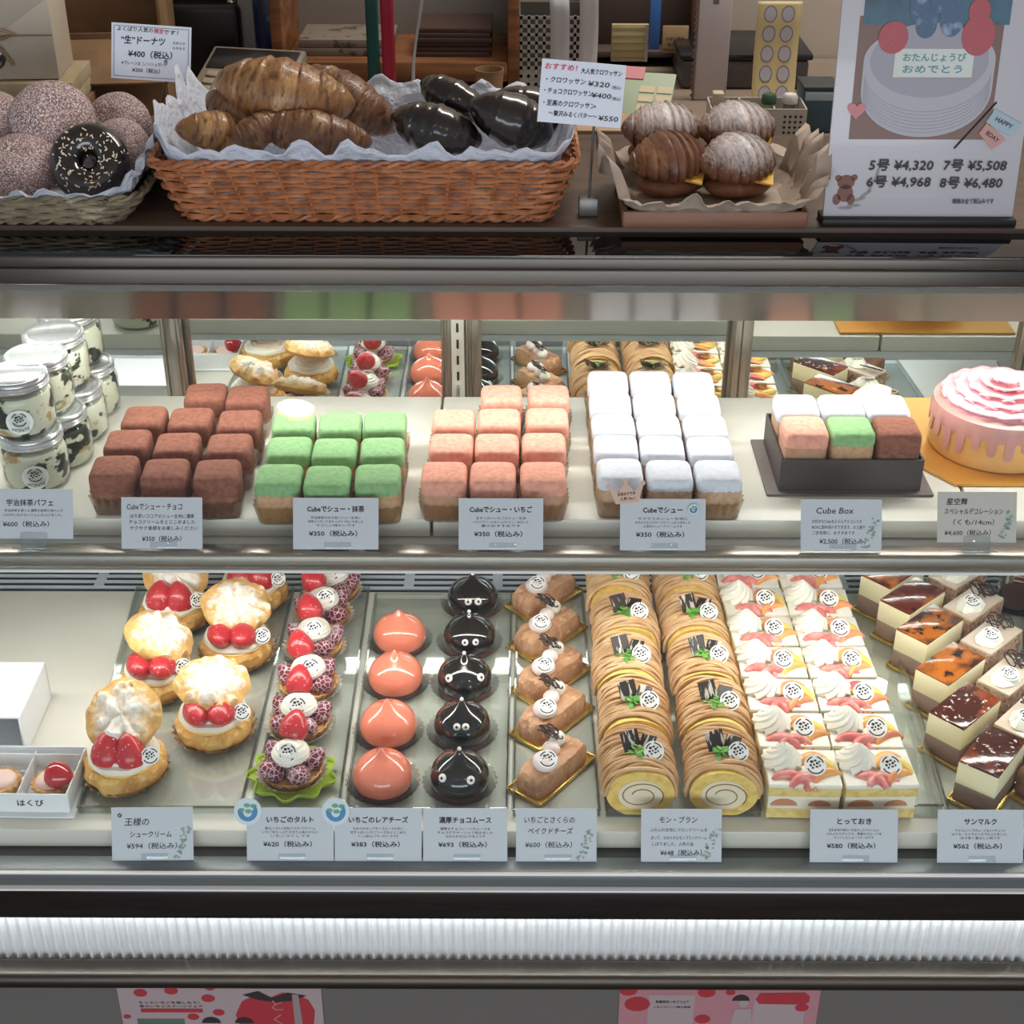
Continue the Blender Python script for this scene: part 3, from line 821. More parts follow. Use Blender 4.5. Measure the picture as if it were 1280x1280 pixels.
for k, (x, y, e, lab) in enumerate(((575, 983, (33, 0.0325, 0.0050), 'black chocolate mousse dome with wide set eyes at the front'),
        (578, 920, (11, 0.0355, 0.0045), 'black chocolate mousse dome with close round eyes, second from the front'),
        (581, 861, (43, 0.0335, 0.0053), 'black chocolate mousse dome with big far apart eyes, middle of its row'),
        (587, 808, (12.5, 0.0290, 0.0044), 'black chocolate mousse dome with small low eyes, second from the back'),
        (591, 760, (12.5, 0.0310, 0.0049), 'black chocolate mousse dome with close eyes at the back of its row'))):
    place(mousse_dome, on_z(x, y, LO + .0025), (-6, 0, 3, 4, 3)[k], lab, 'black', e)

# ------------------------------------------------------------------ baked cheese cakes on gold boards
M_loaf = mat('baked_cheese', 'c99a76', 0.55, spots=((50, 'b07f5c', 0.45, 0.68), (110, 'e2b894', 0.56, 0.7)), bump=(75, 1.0, 0.003))
def lattice(mb, r, M, seed):
    for k in range(7):
        a = 0.9 * k + seed
        pth = []
        for j in range(17):
            u = 2 * PI * j / 16
            x = r * (0.42 * math.cos(u + a) + 0.55 * math.cos(a * 1.7)); y = r * (0.55 * math.sin(u) + 0.5 * math.sin(a * 1.3))
            pth.append((x, y, 0.0006 * math.sin(3 * u)))
        mb.tube(pth, 0.0009, 5, closed=False, M=M)
    return mb
def cheese_cake(seed):
    t = thing('baked_cheesecake', '', 'cheesecake', (0, 0, 0), 0, 'baked cheese cakes')
    b = MB().rbox((0, 0, 0.001), (0.110, 0.050, 0.002), 0.0008)
    for c, d in (((0, -0.0242, 0.003), (0.110, 0.0016, 0.004)), ((0, 0.0242, 0.003), (0.110, 0.0016, 0.004)), ((-0.0542, 0, 0.003), (0.0016, 0.050, 0.004)), ((0.0542, 0, 0.003), (0.0016, 0.050, 0.004))):
        b.rbox(c, d, 0.0006)
    b.build('gold_board', M_gold, t)
    MB().lathe([(0, 0.0022), (0.048, 0.0022), (0.0492, 0.008), (0.048, 0.021), (0.043, 0.027), (0.02, 0.0295), (0, 0.030)], 72,
               lambda a, r, z: (r * (1 + 0.045 * nz(4 * math.cos(a) + seed, 4 * math.sin(a), z * 80)), z + (0.004 * nz(70 * r * math.cos(a), 70 * r * math.sin(a), seed) if z > 0.02 else 0)),
               ex=6, ay=0.42, cap0=False, cap1=False).build('cheese_loaf', M_loaf, t)
    cr = MB().ball((-0.019, -0.004, 0.0345), (0.0155, 0.0155, 0.0105), 22, 12).ball((0.004, 0.005, 0.034), (0.0105, 0.0105, 0.009), 18, 10)
    cr.build('cream_dollop', mat('sakura_cream', 'efe0dc', 0.5, sss=0.1), t)
    MB().ball((0.023, 0.010, 0.0345), (0.0100, 0.0100, 0.0095), 18, 10).build('meringue', M_cream, t)
    lattice(MB(), 0.015, TR(0.012, 0.012, 0.0500, 30, 14, 20), seed).build('chocolate_lattice', M_choc, t)
    sticker(t, -0.0225, -0.0095, 0.0430, 30, -52, 0.0112)
    return t
for k, (x, y, lab) in enumerate(((690, 968, 'baked cheese cake bar on gold board at the front of its row'), (690, 903, 'baked cheese cake bar second from the front'),
        (688, 851, 'baked cheese cake bar in the middle of its row'), (684, 798, 'baked cheese cake bar second from the back'), (680, 750, 'baked cheese cake bar at the back of its row'))):
    place(cheese_cake, on_z(x, y, LO + .0025), 52 - 2 * k, lab, k % 3)

# ------------------------------------------------------------------ chestnut rolls
M_sponge = mat('yellow_sponge', 'eccb72', 0.75, spots=((110, 'd9b45c', 0.45, 0.65),), bump=(260, 0.5, 0.001))
M_strand = mat('chestnut_cream', 'd9b488', 0.55, spots=((30, 'c89d70', 0.45, 0.6),))
M_herb = mat('chervil', '6fae47', 0.6, spots=((90, '4f8c34', 0.45, 0.6),))
def roll_section(s=1.0, n=40):
    pts = []
    for j in range(n):
        a = 2 * PI * j / n
        x, z = 0.0385 * math.cos(a), 0.0315 + 0.0315 * math.sin(a)
        if z < 0.006: z = 0.0015 + z * 0.3
        pts.append((x * s, (z - 0.0315) * s + 0.0315))
    return pts
XZ = Matrix(((1, 0, 0, 0), (0, 0, -1, 0), (0, 1, 0, 0), (0, 0, 0, 1)))       # xy outline -> xz, extruded along -y
def herb(parent, x, y, z, seed):
    mb = MB(); r = random.Random(seed)
    for k in range(16):
        a = r.uniform(0, 2 * PI); d = r.uniform(0, 0.0105)
        M = TR(d * math.cos(a), d * math.sin(a), r.uniform(0.001, 0.0065), r.uniform(-35, 35), r.uniform(-35, 35), math.degrees(a), 1.25)
        mb.lathe([(0, -0.0003), (0.0022, 0), (0.0026, 0.0004), (0, 0.0010)], 7, lambda q, rr, zz: (rr * (1 + 0.35 * math.cos(5 * q)), zz), M=M, ay=1.3, cap0=False, cap1=False)
    for k in range(5):
        mb.tube([(0, 0, 0), (r.uniform(-.004, .004), r.uniform(-.004, .004), 0.004)], 0.0005, 4)
    return mb.build('herb', M_herb, parent, loc=(x, y, z))
def chestnut_roll(seed):
    t = thing('chestnut_roll_cake', '', 'roll cake', (0, 0, 0), 0, 'chestnut cream roll cakes')
    sec = roll_section()
    MB().prism(sec, -0.041, 0.041, M=XZ).build('sponge_roll', M_sponge, t)
    spi = [(0.0265 * (1 - 0.62 * u) * math.cos(-0.6 + 2 * PI * 1.55 * u), -0.0418, 0.0305 + 0.0200 * (1 - 0.62 * u) * math.sin(-0.6 + 2 * PI * 1.55 * u)) for u in [k / 48 for k in range(49)]]
    MB().prism(roll_section(0.66), 0.0410, 0.0419, M=XZ).build('roll_filling', mat('roll_filling', 'eadcc0', 0.6), t)
    MB().tube(spi, 0.0010, 5, flat=0.6).build('brown_spiral', mat('roll_skin', '8f6a3e', 0.7), t)
    mb = MB(); r = random.Random(seed * 7 + 3)
    for k in range(27):
        y0 = -0.033 + 0.0705 * k / 26; sl = r.uniform(-0.019, 0.019); lift = r.uniform(0.0008, 0.0046); ph = r.uniform(0, 6)
        a0, a1 = r.uniform(-18, 6), r.uniform(174, 198)
        pth = []
        for j in range(19):
            u = j / 18; a = math.radians(a0 + (a1 - a0) * u)
            bump_ = lift + 0.0008 * math.sin(7 * u + ph)
            pth.append(((0.0385 + bump_) * math.cos(a), y0 + sl * (u - 0.5) + 0.0034 * math.sin(6 * u + ph), max(0.0315 + (0.0315 + bump_) * math.sin(a), 0.004)))
        mb.tube(pth, 0.00225, 6)
    mb.build('chestnut_strands', M_strand, t)
    M_pl = mat('choco_plaque', '2c211d', 0.35, spots=((160, 'cfc4b8', 0.56, 0.60),), stretch=(1, 0.25, 1))
    for (x, y, z, rx, ry, rz, s) in ((-0.010, 0.000, 0.0760, 52, 8, 34, 1.18), (0.009, -0.001, 0.0735, 40, -14, -38, 0.95)):
        MB().rbox((0, 0, 0), (0.021 * s, 0.019 * s, 0.0014), 0.0004, seg=1).build('chocolate_plaque', M_pl, t, loc=(x, y, z), rot=tuple(math.radians(v) for v in (rx, ry, rz)))
    herb(t, -0.004, -0.0135, 0.0655, seed)
    sticker(t, 0.0155, -0.0125, 0.0705, 42, 8, 0.0118)
    return t
rows = ('at the front', 'second from the front', 'in the middle', 'second from the back', 'at the back')
for col, (X, side) in enumerate(((0.147, 'of the row beside the cheese cakes'), (0.243, 'of the row beside the fruit shortcakes'))):
    for k, Y in enumerate((1.315, 1.408, 1.501, 1.594, 1.687)):
        place(chestnut_roll, Vector((X + RNG.uniform(-.002, .002) - 0.004 * col * k / 4, Y + (0.012 if col else 0) * 0, LO + .0025)), RNG.uniform(-3, 3), 'chestnut cream roll %s %s' % (rows[k], side), (k + col) % 3)

# ------------------------------------------------------------------ fruit shortcakes
M_sp2 = mat('pale_sponge', 'e8cf86', 0.8, spots=((120, 'd8ba68', 0.45, 0.65),), bump=(260, 0.4, 0.001))
M_peach = mat('peach_slice', 'ea9468', 0.35, spots=((24, 'f0b45f', 0.45, 0.62), (30, 'd4585c', 0.60, 0.72)), coat=0.3)
M_rose = mat('pink_grapefruit', 'd9736f', 0.35, spots=((60, 'eca39a', 0.45, 0.65),), coat=0.3)
M_pine = mat('yellow_fruit', 'e9cf62', 0.4, coat=0.2)
def shortcake(seed):
    t = thing('fruit_shortcake', '', 'shortcake', (0, 0, 0), 0, 'square fruit shortcakes')
    w, d = 0.0815, 0.0615
    MB().rbox((0, 0, 0.008), (w, d, 0.014), 0.001).rbox((0, 0, 0.0385), (w, d, 0.012), 0.001).build('sponge', M_sp2, t)
    MB().rbox((0, 0, 0.0235), (w - 0.0012, d - 0.0012, 0.018), 0.0008).build('cream_layer', mat('cream_layer', 'efe6d4', 0.6), t)
    mb = MB()
    for x, rr in ((-0.022, 0.015), (0.018, 0.013)):
        mb.prism([(x + rr * math.cos(a), 0.020 + rr * 0.62 * math.sin(a)) for a in [PI * j / 14 for j in range(15)]], d / 2 - 0.002, d / 2 + 0.0004, M=XZ)
    mb.build('fruit_filling', mat('fruit_filling', 'c98a66', 0.5), t)
    MB().rbox((0, 0, 0.0475), (w + 0.001, d + 0.001, 0.0065), 0.002).build('cream_top', M_cream, t)
    cr = MB()
    for k in range(9):
        a0 = 2 * PI * k / 9
        cr.tube([((0.0165 * (1 - u) ** 0.8) * math.cos(a0 + 2.3 * u), 0.0165 * (1 - u) ** 0.8 * math.sin(a0 + 2.3 * u), 0.0515 + 0.021 * u) for u in [j / 8 for j in range(9)]],
                [0.0052 * (1 - 0.6 * j / 8) for j in range(9)], 6)
    cr.lathe([(0.015, 0.050), (0.012, 0.058), (0.005, 0.068), (0, 0.071)], 18, cap0=False, cap1=False)
    o_ = cr.build('cream_rosette', M_cream, t, loc=(-0.0215, 0.008, -0.0075)); o_.scale = (1.16, 1.16, 1.16)
    r = random.Random(seed)
    for k, (x, y, m, rz) in enumerate(((0.012, 0.016, M_peach, 20), (0.024, 0.006, M_pine, -25), (0.020, -0.012, M_peach, 35), (0.001, -0.019, M_rose, 12), (-0.012, -0.017, M_rose, -22))):
        sl = MB(); R_ = 0.022
        def slice_(u, v, R_=R_):
            a = PI * (0.12 + 0.76 * u); b = PI * v
            rr = 0.0068 * math.sin(PI * (0.1 + 0.8 * u))
            return ((R_ + rr * math.cos(b)) * math.cos(a), (R_ + rr * math.cos(b)) * math.sin(a) - R_, rr * 1.15 * math.sin(b))
        sl.grid(slice_, 14, 8)
        sl.build('fruit_slice', m, t, loc=(x, y, 0.0505), rot=tuple(math.radians(v) for v in (r.uniform(8, 30), r.uniform(-14, 14), rz + r.uniform(-14, 14))), thick=0.0008)
    sticker(t, 0.0120, -0.0105, 0.0620, 34, 4, 0.0125)
    return t
rw = ('at the front', 'second from the front', 'third from the front', 'in the middle', 'third from the back', 'second from the back', 'at the back')
for col, side in enumerate(('of the row beside the chestnut rolls', 'of the row beside the caramel cakes')):
    for k in range(7):
        x = (0.330, 0.4145)[col] - 0.0015 * k
        place(shortcake, Vector((x, 1.300 + 0.0672 * k, LO + .0025)), RNG.uniform(-2, 2), 'white fruit shortcake %s %s' % (rw[k], side), (k * 2 + col) % 3)

# ------------------------------------------------------------------ caramel topped cakes
def board_mb(w, d):
    b = MB().rbox((0, 0, 0.001), (w, d, 0.002), 0.0008)
    for c, e in (((0, -d / 2 + 0.0008, 0.0028), (w, 0.0016, 0.0036)), ((0, d / 2 - 0.0008, 0.0028), (w, 0.0016, 0.0036)),
                 ((-w / 2 + 0.0008, 0, 0.0028), (0.0016, d, 0.0036)), ((w / 2 - 0.0008, 0, 0.0028), (0.0016, d, 0.0036))):
        b.rbox(c, e, 0.0006)
    return b
CARA = (('b5651f', ((28, '4a1d10', 0.46, 0.60), (70, '2c120c', 0.58, 0.66))), ('6a2413', ((26, 'c06a20', 0.52, 0.64), (80, '2c120c', 0.58, 0.68))),
        ('4a1d12', ((24, '8e3c17', 0.50, 0.62), (150, 'e8d9d2', 0.62, 0.66))))
def caramel_cake(kind):
    t = thing('caramel_cake', '', 'caramel cake', (0, 0, 0), 0, 'caramel topped layer cakes')
    board_mb(0.092, 0.055).build('gold_board', M_gold, t)
    L, D = 0.083, 0.0475
    MB().rbox((0, 0, 0.0145), (L, D, 0.024), 0.0012).build('brown_layer', mat('mocha_mousse', '93796a', 0.7, bump=(120, 0.4, 0.001)), t)
    MB().rbox((0, 0, 0.0415), (L, D, 0.030), 0.0012).build('cream_layer', mat('vanilla_mousse', 'f0e6bf', 0.6), t)
    c, s = CARA[kind]
    MB().rbox((0, 0, 0.0578), (L - 0.0008, D - 0.0008, 0.0036), 0.0012).build('caramel_top', mat('caramel_%d' % kind, c, 0.12, spots=s, coat=0.7, bump=(45, 0.35, 0.002)), t)
    return t
names = ('nearest the price cards, dusted white at one end', 'second from the front, with an orange burnt middle', 'third from the front, glowing orange brown',
         'third from the back, orange with a dark end', 'second from the back, mottled brown', 'at the back of its row, half under the rail')
for k, (x, y) in enumerate(((1242, 937), (1207, 881), (1189, 828), (1163, 779), (1141, 743), (1117, 712))):
    q = on_z(x, y, LO + 0.062); q.z = LO + 0.0025
    place(caramel_cake, q, (52, 44, 43, 43, 43, 43)[k], 'caramel topped cake %s' % names[k], (2, 2, 0, 0, 1, 1)[k])

# ------------------------------------------------------------------ almond cakes behind them
def almond_cake(seed):
    t = thing('almond_cake', '', 'almond cake', (0, 0, 0), 0, 'almond cakes with white cream')
    MB().rbox((0, 0, 0.0235), (0.080, 0.046, 0.045), 0.0015).build('nut_sides', mat('nut_crumb', 'b5937a', 0.8, spots=((160, '7c5c49', 0.45, 0.65), (120, 'd8bea6', 0.56, 0.7)), bump=(200, 1.0, 0.002)), t)
    MB().rbox((0, 0, 0.0470), (0.0785, 0.0445, 0.0040), 0.0015).build('glazed_top', mat('milk_glaze', 'd9c6b4', 0.3, coat=0.3), t)
    MB().lathe([(0, 0.048), (0.021, 0.048), (0.022, 0.051), (0.016, 0.057), (0.008, 0.060), (0, 0.060)], 32, lump(seed, 0.16, 2.2), M=TR(-0.012, -0.002, 0), ay=0.80, cap0=False, cap1=False).build('white_cream', M_cream, t)
    lattice(MB(), 0.017, TR(0.025, 0.004, 0.0570, 24, -10, 10), seed + 2).build('chocolate_lattice', M_choc, t)
    sticker(t, -0.0150, -0.0060, 0.0605, 16, -44, 0.0115)
    return t
for k, (x, y, lab) in enumerate(((1284, 895, 'almond cake with white cream at the front, cut by the photo edge'), (1262, 842, 'almond cake with white cream second from the front'),
        (1240, 793, 'almond cake with white cream in the middle of its row'), (1217, 752, 'almond cake with white cream second from the back'), (1198, 714, 'almond cake with white cream at the back, without lattice visible'))):
    q = on_z(x, y, LO + 0.052); q.z = LO + 0.0025
    place(almond_cake, q, 46 - k, ('almond cake with white cream at the back of its row, half under the rail' if k == 4 else lab), k % 2)

# ------------------------------------------------------------------ dark chocolate cakes at the end of the shelf
def choc_bar(seed):
    t = thing('chocolate_bar_cake', '', 'chocolate cake', (0, 0, 0), 0, 'dark chocolate cakes')
    MB().rbox((0, 0, 0.001), (0.050, 0.100, 0.002), 0.0008).build('clear_sheet', M_tray, t)
    MB().lathe([(0, -0.045), (0.019, -0.045), (0.0215, -0.042), (0.0215, 0.042), (0.019, 0.045), (0, 0.045)], 32, ex=3.0, M=Matrix.Translation((0, 0, 0.0245)) @ Matrix.Rotation(PI / 2, 4, 'X'),
               cap0=False, cap1=False).build('chocolate_log', mat('dark_chocolate', '3f2924', 0.25, coat=0.4), t)
    mb = MB()
    for k in range(6):
        y = -0.032 + 0.0125 * k
        mb.tube([(0.0222 * math.cos(a), y + 0.004 * math.sin(3 * a), 0.0245 + 0.0222 * math.sin(a)) for a in [PI * (0.1 + 0.8 * j / 12) for j in range(13)]], 0.0009, 5)
    mb.build('icing_lines', mat('milk_choc_icing', 'b98f7c', 0.4), t)
    return t
for k, (x, y, lab) in enumerate(((1268, 745, 'dark chocolate log cake at the back, beside the almond cakes'), (1302, 812, 'dark chocolate log cake before the other log at the shelf end'))):
    place(choc_bar, on_z(x, y, LO + .0025), -20, lab, 0)
t = thing('mocha_cake', 'brown mocha cake on gold board at the shelf end, beside the front caramel cake', 'mocha cake', on_z(1312, 985, LO + .0025), 40)
board_mb(0.098, 0.060).build('gold_board', M_gold, t)
MB().rbox((0, 0, 0.020), (0.082, 0.046, 0.036), 0.004, seg=3).build('mocha_block', mat('mocha_crust', '8a5f46', 0.6, spots=((70, '6e4733', 0.45, 0.65),), bump=(120, 0.5, 0.001)), t)
herb(t, -0.01, 0.0, 0.038, 4)

# ------------------------------------------------------------------ white boxes at the other end of the lower shelf
M_wbox = mat('white_box_card', 'e9ecef', 0.45)
q = on_z(-40, 962, LO); bx = Vector((q.x, q.y + 0.11, LO + 0.0008))
P0 = on_z(33, 945, LO + 0.0008)
t = thing('white_cake_box', 'plain white open fronted cake box behind the divided tartlet box', 'cake box', (P0.x - 0.075, P0.y + 0.058, LO + 0.0008))
mb = MB()
for c, d in (((0, 0, 0.0545), (0.15, 0.110, 0.003)), ((0, 0, 0.0015), (0.15, 0.110, 0.003)), ((-0.0735, 0, 0.028), (0.003, 0.110, 0.053)), ((0.0735, 0, 0.028), (0.003, 0.110, 0.053)), ((0, 0.0535, 0.028), (0.15, 0.003, 0.053))):
    mb.rbox(c, d, 0.0008, seg=1)
mb.build('box_shell', M_wbox, t)
P1 = on_z(88, 1016, LO + 0.0008)
t = thing('divided_tartlet_box', 'low white divided box with two tartlets beside the front cream puff', 'tartlet box', (P1.x - 0.115, P1.y + 0.042, LO + 0.0008), -1)
mb = MB().rbox((0, 0, 0.001), (0.245, 0.100, 0.002), 0.0005, seg=1)
for s in (-1, 1):
    mb.rbox((0, s * 0.0415, 0.0155), (0.232, 0.0018, 0.027), 0.0005, seg=1)
    mb.rbox((s * 0.1155, 0, 0.0155), (0.0018, 0.083, 0.027), 0.0005, seg=1)
for x in (-0.058, 0.0, 0.057):
    mb.rbox((x, 0, 0.0135), (0.0014, 0.082, 0.021), 0.0004, seg=1)
mb.rbox((0, 0.030, 0.018), (0.230, 0.0014, 0.018), 0.0004, seg=1)
mb.build('box_tray', M_wbox, t)
mb = MB(); write(mb, 'はくび', 0.0105, 0, 0, bold=0.02)
mb.build('lettering', M_ink, t, loc=(0.073, -0.0430, 0.0155), rot=(PI / 2, 0, 0))
box_loc = t.location.copy()
def tartlet(kind):
    t = thing('strawberry_tartlet', '', 'tartlet', (0, 0, 0), 0, 'tartlets in the divided box')
    MB().lathe([(0, 0.001), (0.017, 0.001), (0.0225, 0.013), (0.0212, 0.0145), (0, 0.0135)], 72, lambda a, r, z: (r * (1 + 0.05 * math.cos(15 * a)), z), cap0=False, cap1=False).build('tartlet_shell', MATS['tart_shell'], t)
    MB().ball((0, 0, 0.0145), (0.0175, 0.0175, 0.006), 24, 10).build('cream', mat('pink_custard', 'f1cfc4', 0.4), t)
    if kind:
        MB().lathe([(r * 1.20, z * 1.05) for r, z in BERRY], 24, M=TR(0.002, 0, 0.0235, 84, 0, 70), cap0=False, cap1=False).build('glazed_strawberry', mat('glazed_berry', 'b3121e', 0.08, coat=1.0), t)
    return t
o = tartlet(True); o.location = box_loc + Vector((0.0855, -0.006, 0.0030)); o['label'] = 'tartlet with one glossy red strawberry in the white divided box'
o = tartlet(False); o.location = box_loc + Vector((0.0285, -0.006, 0.0030)); o['label'] = 'plain cream tartlet cut by the photo edge in the white divided box'

# ------------------------------------------------------------------ price cards
M_card = mat('card_paper', 'c9cdd6', 0.5); M_cardw = mat('card_paper_bright', 'dfe6f2', 0.5)
M_red = mat('red_ink', 'cf3b4c', 0.6); M_acry = clear('acrylic_stand', 'f2f6f7', 0.10, 0.8, 0.03, 1.8)
M_sprig = mat('sprig_green', '8fa79b', 0.6)
def sprig(parent, w, h, seed):
    mb = MB(); r = random.Random(seed)
    for k in range(26):
        u = k / 25; x = w * (0.30 + 0.13 * u) + r.uniform(-0.05, 0.05) * w; y = -h * 0.44 + h * 0.55 * u + r.uniform(-0.03, 0.03) * h
        a = r.uniform(0, PI); l = r.uniform(0.0012, 0.0026)
        mb.add([(x + l * math.cos(a + b), y + l * (0.5 if i % 2 else 1) * math.sin(a + b), 0) for i, b in enumerate((0, PI / 2, PI, 1.5 * PI))], [(0, 1, 2, 3)])
    return mb.build('sprig_print', M_sprig, parent, loc=(0, 0, 0.0008))
def price_card(label, px, w, h, base, lines, m=None, lean=28, deco=None, rz=0, tall=0, stand=False, seed=0):
    """lines: (text, size mm, x mm, y mm from the card's middle, bold, shear, width mm or None)"""
    row, z = base
    y = {'up': 1.4115, 'lo': 1.2255}[row]
    P = on_y(px, 660 if row == 'up' else 1046, y)
    r = Matrix.Rotation(math.radians(90 - lean), 4, 'X')
    ax = Matrix.Rotation(math.radians(rz), 4, 'Z')
    o = MB().rbox((0, 0, 0), (w, h, 0.0007), 0.0002, seg=1).build('price_card', m or M_card)
    c = Vector((P.x, y, z)) + r.to_3x3() @ Vector((0, h / 2 + tall, 0))
    o.matrix_world = Matrix.Translation(c) @ r @ ax
    tag(o, label, 'price card', 'price cards of the pastry case')
    mb = MB()
    for L in lines:
        s, sz, x, yy, b, sh = L[:6]
        write(mb, s, sz / 1000, x / 1000, yy / 1000, 0.0, b, sh, width=(L[6] / 1000 if len(L) > 6 and L[6] else None))
    mb.build('lettering', M_ink, o, loc=(0, 0, 0.0006))
    if deco == 'sprig': sprig(o, w, h, seed)
    s = MB()
    if stand:
        s.rbox((0, -h / 2 - tall / 2, 0.001), (0.030, max(tall + 0.014, 0.012), 0.0035), 0.001).rbox((0, -h / 2 - tall + 0.0015, 0.006), (0.040, 0.003, 0.018), 0.001)
    else:
        s.rbox((0.002, -h / 2 + 0.0045, 0.0008), (0.030, 0.0070, 0.0012), 0.0004)
    s.build('clear_stand', M_acry, o)
    return o
U = ('up', 0.8190); Lw = ('lo', 0.5254)
def printed(title, d1, d2, d3, price, tw=None):
    return [(title, 7.6, 0, 16, 0.06, 0, tw), (d1, 3.4, 0, 6.5, 0.0, 0, 56), (d2, 3.4, 0, 2.2, 0.0, 0, 62), (d3, 3.4, 0, -2.1, 0.0, 0, 44), ('%s（税込み）' % price, 6.8, 0, -11.5, 0.05, 0, 54)]
price_card('price card for the jarred matcha parfait, on a clear stand before the jars', 38, 0.088, 0.056, U,
           [('宇治抹茶パフェ', 8, -4, 12, 0.035, 0, 52), ('宇治抹茶を使った濃厚な抹茶の味わいが', 3.4, 0, 3.5, 0, 0, 66), ('口の中に広がるパフェに仕上げました。', 3.4, 0, -1.5, 0, 0, 66), ('¥600（税込み）', 7, -6, -12, 0.03, 0, 52)], tall=0.011, stand=True)
price_card('handwritten price card for the cocoa cubes', 199, 0.091, 0.058, U,
           [('Cubeでシュー・チョコ', 8.5, -8, 18, 0.02, 0.1, 62), ('ほろ苦いココアのシュー生地に濃厚', 5, 0, 7.5, 0.01, 0.1, 72), ('チョコクリームをとじこめました', 5, 0, 1, 0.01, 0.1, 74), ('サクサク食感をお楽しみください', 5, 2, -6, 0.01, 0.1, 76), ('¥350（税込み）', 7, 2, -18, 0.03, 0.1, 44)])
price_card('printed price card for the matcha cubes', 418, 0.096, 0.058, U, printed('Cubeでシュー・抹茶', '宇治抹茶のほろ苦いシュー生地に', '抹茶カスタードをたっぷりつめこみました', 'やさしい味わいです', '¥350', 64))
price_card('printed price card for the strawberry pink cubes', 626, 0.095, 0.058, U, printed('Cubeでシュー・いちご', '甘ずっぱいいちごのシュー生地', 'いちごクリームをたっぷりとじこめました', '春のおすすめです', '¥350', 70))
o = price_card('price card with a pink crown tag for the powder sugar cubes', 830, 0.096, 0.058, U, printed('Cubeでシュー', 'サクサクのシュー生地に', 'なめらかなカスタードクリームをつめました', '人気のシュークリームです', '¥350', 44))
mb = MB().prism([(-0.013, -0.009), (0.013, -0.009), (0.0195, 0.011), (0.009, 0.004), (0.0, 0.015), (-0.009, 0.004), (-0.0195, 0.011)], 0, 0.001)
for x, y in ((0.0195, 0.012), (0, 0.016), (-0.0195, 0.012)):
    mb.lathe([(0, 0), (0.0028, 0), (0.0028, 0.0012), (0, 0.0012)], 12, M=TR(x, y, 0), cap0=False, cap1=False)
c = mb.build('crown_tag', mat('crown_pink', 'd9b3a2', 0.5), o, loc=(-0.041, 0.033, 0.0025), rot=(0, 0, 0.10))
mb = MB(); write(mb, '店長おすすめ', 0.0042, 0, 0.0015, bold=0.03, width=0.020); write(mb, '人気 No.1', 0.0042, 0.001, -0.0040, bold=0.03)
mb.build('lettering', M_ink, c, loc=(0, 0, 0.0013))
def emblem(parent, x, y, r):
    e = MB().lathe([(0, 0), (r, 0), (r, 0.0008), (0, 0.0008)], 28, cap0=False, cap1=False).build('round_emblem', mat('emblem_paper', 'd3dde6', 0.4), parent, loc=(x, y, 0.0018))
    mb = MB().add([(r * 0.72 * math.cos(a), r * 0.72 * math.sin(a), 0) for a in [PI * (0.95 + 1.25 * j / 12) for j in range(13)]] + [(r * 0.30 * math.cos(a), r * 0.30 * math.sin(a) - 0.1 * r, 0) for a in [PI * (2.1 - 1.1 * j / 12) for j in range(13)]], [tuple(range(26))])
    mb.build('blue_wave', mat('emblem_blue', '2f7fb8', 0.4), e, loc=(0, 0, 0.001))
    mb = MB()
    for x_, y_, a in ((-0.45, 0.10, 0.3), (-0.05, 0.45, 1.2), (0.42, 0.40, 0.6), (0.05, 0.02, 0.2)):
        mb.add([(r * (x_ + 0.24 * math.cos(b + a)), r * (y_ + 0.16 * math.sin(b + a)), 0) for b in [2 * PI * j / 10 for j in range(10)]], [tuple(range(10))])
    mb.build('green_leaves', mat('emblem_green', '5f9e86', 0.4), e, loc=(0, 0, 0.001))
emblem(o, 0.034, 0.0175, 0.006)
price_card('handwritten price card for the gift box of cubes', 1055, 0.091, 0.058, U,
           [('Cube Box', 9.5, -8, 16, 0.015, 0.15, 42), ('お好きなCubeをえらんで６コ入りの', 4.6, -5, 4, 0.0, 0.1, 56), ('BOXに詰め合わせできます。お土産や', 4.6, -3, -2.5, 0.0, 0.1, 60), ('ご自宅用に、おすすめです', 4.6, -9, -9, 0, 0.1, 48), ('¥2,500（税込み）', 7, 4, -18.5, 0.02, 0.1, 52)], deco='sprig', seed=1)
price_card('handwritten price card on a clear stand before the pink drip cake', 1226, 0.089, 0.057, U,
           [('星空舞', 8, -23, 17, 0.03, 0.1), ('スペシャルデコレーション', 7.5, -4, 6, 0.02, 0.1, 66), ('（くも/14cm）', 7, -4, -6, 0.02, 0.1, 46), ('¥4,600（税込み）', 6.8, -8, -18, 0.02, 0.1, 52)], tall=0.010, stand=True, deco='sprig', seed=2, m=mat('card_paper_warm', 'c6c0ba', 0.5))
price_card('handwritten price card for the strawberry cream puffs', 186, 0.091, 0.060, Lw,
           [('王様の', 9.5, -17, 13, 0.02, 0.1), ('シュークリーム', 8, -2, -1, 0.02, 0.1, 46), ('¥594（税込み）', 7.5, 2, -14, 0.025, 0.1, 56), ('✿', 7, -36, 21, 0, 0)], deco='sprig', seed=3, rz=0.8)
o = price_card('printed price card for the strawberry tarts', 360, 0.097, 0.060, Lw, printed('いちごのタルト', '香ばしいタルト生地にカスタードクリーム', 'いちごをたっぷりのせた人気のタルト', 'いちごづくしです', '¥620', 52))
emblem(o, -0.047, 0.026, 0.0155)
o = price_card('printed price card for the coral mousse domes', 471, 0.097, 0.060, Lw, printed('いちごのレアチーズ', 'なめらかなレアチーズムースの中に', '甘ずっぱいいちごソースをとじこめた', 'ドーム型のレアチーズケーキです', '¥383', 66))
emblem(o, -0.047, 0.026, 0.0155)
price_card('printed price card for the black chocolate mousse domes', 581, 0.094, 0.060, Lw, printed('濃厚チョコムース', '濃厚なチョコレートのムースを', 'チョコグラサージュで包みました', 'なめらかな口どけをどうぞ', '¥693', 58))
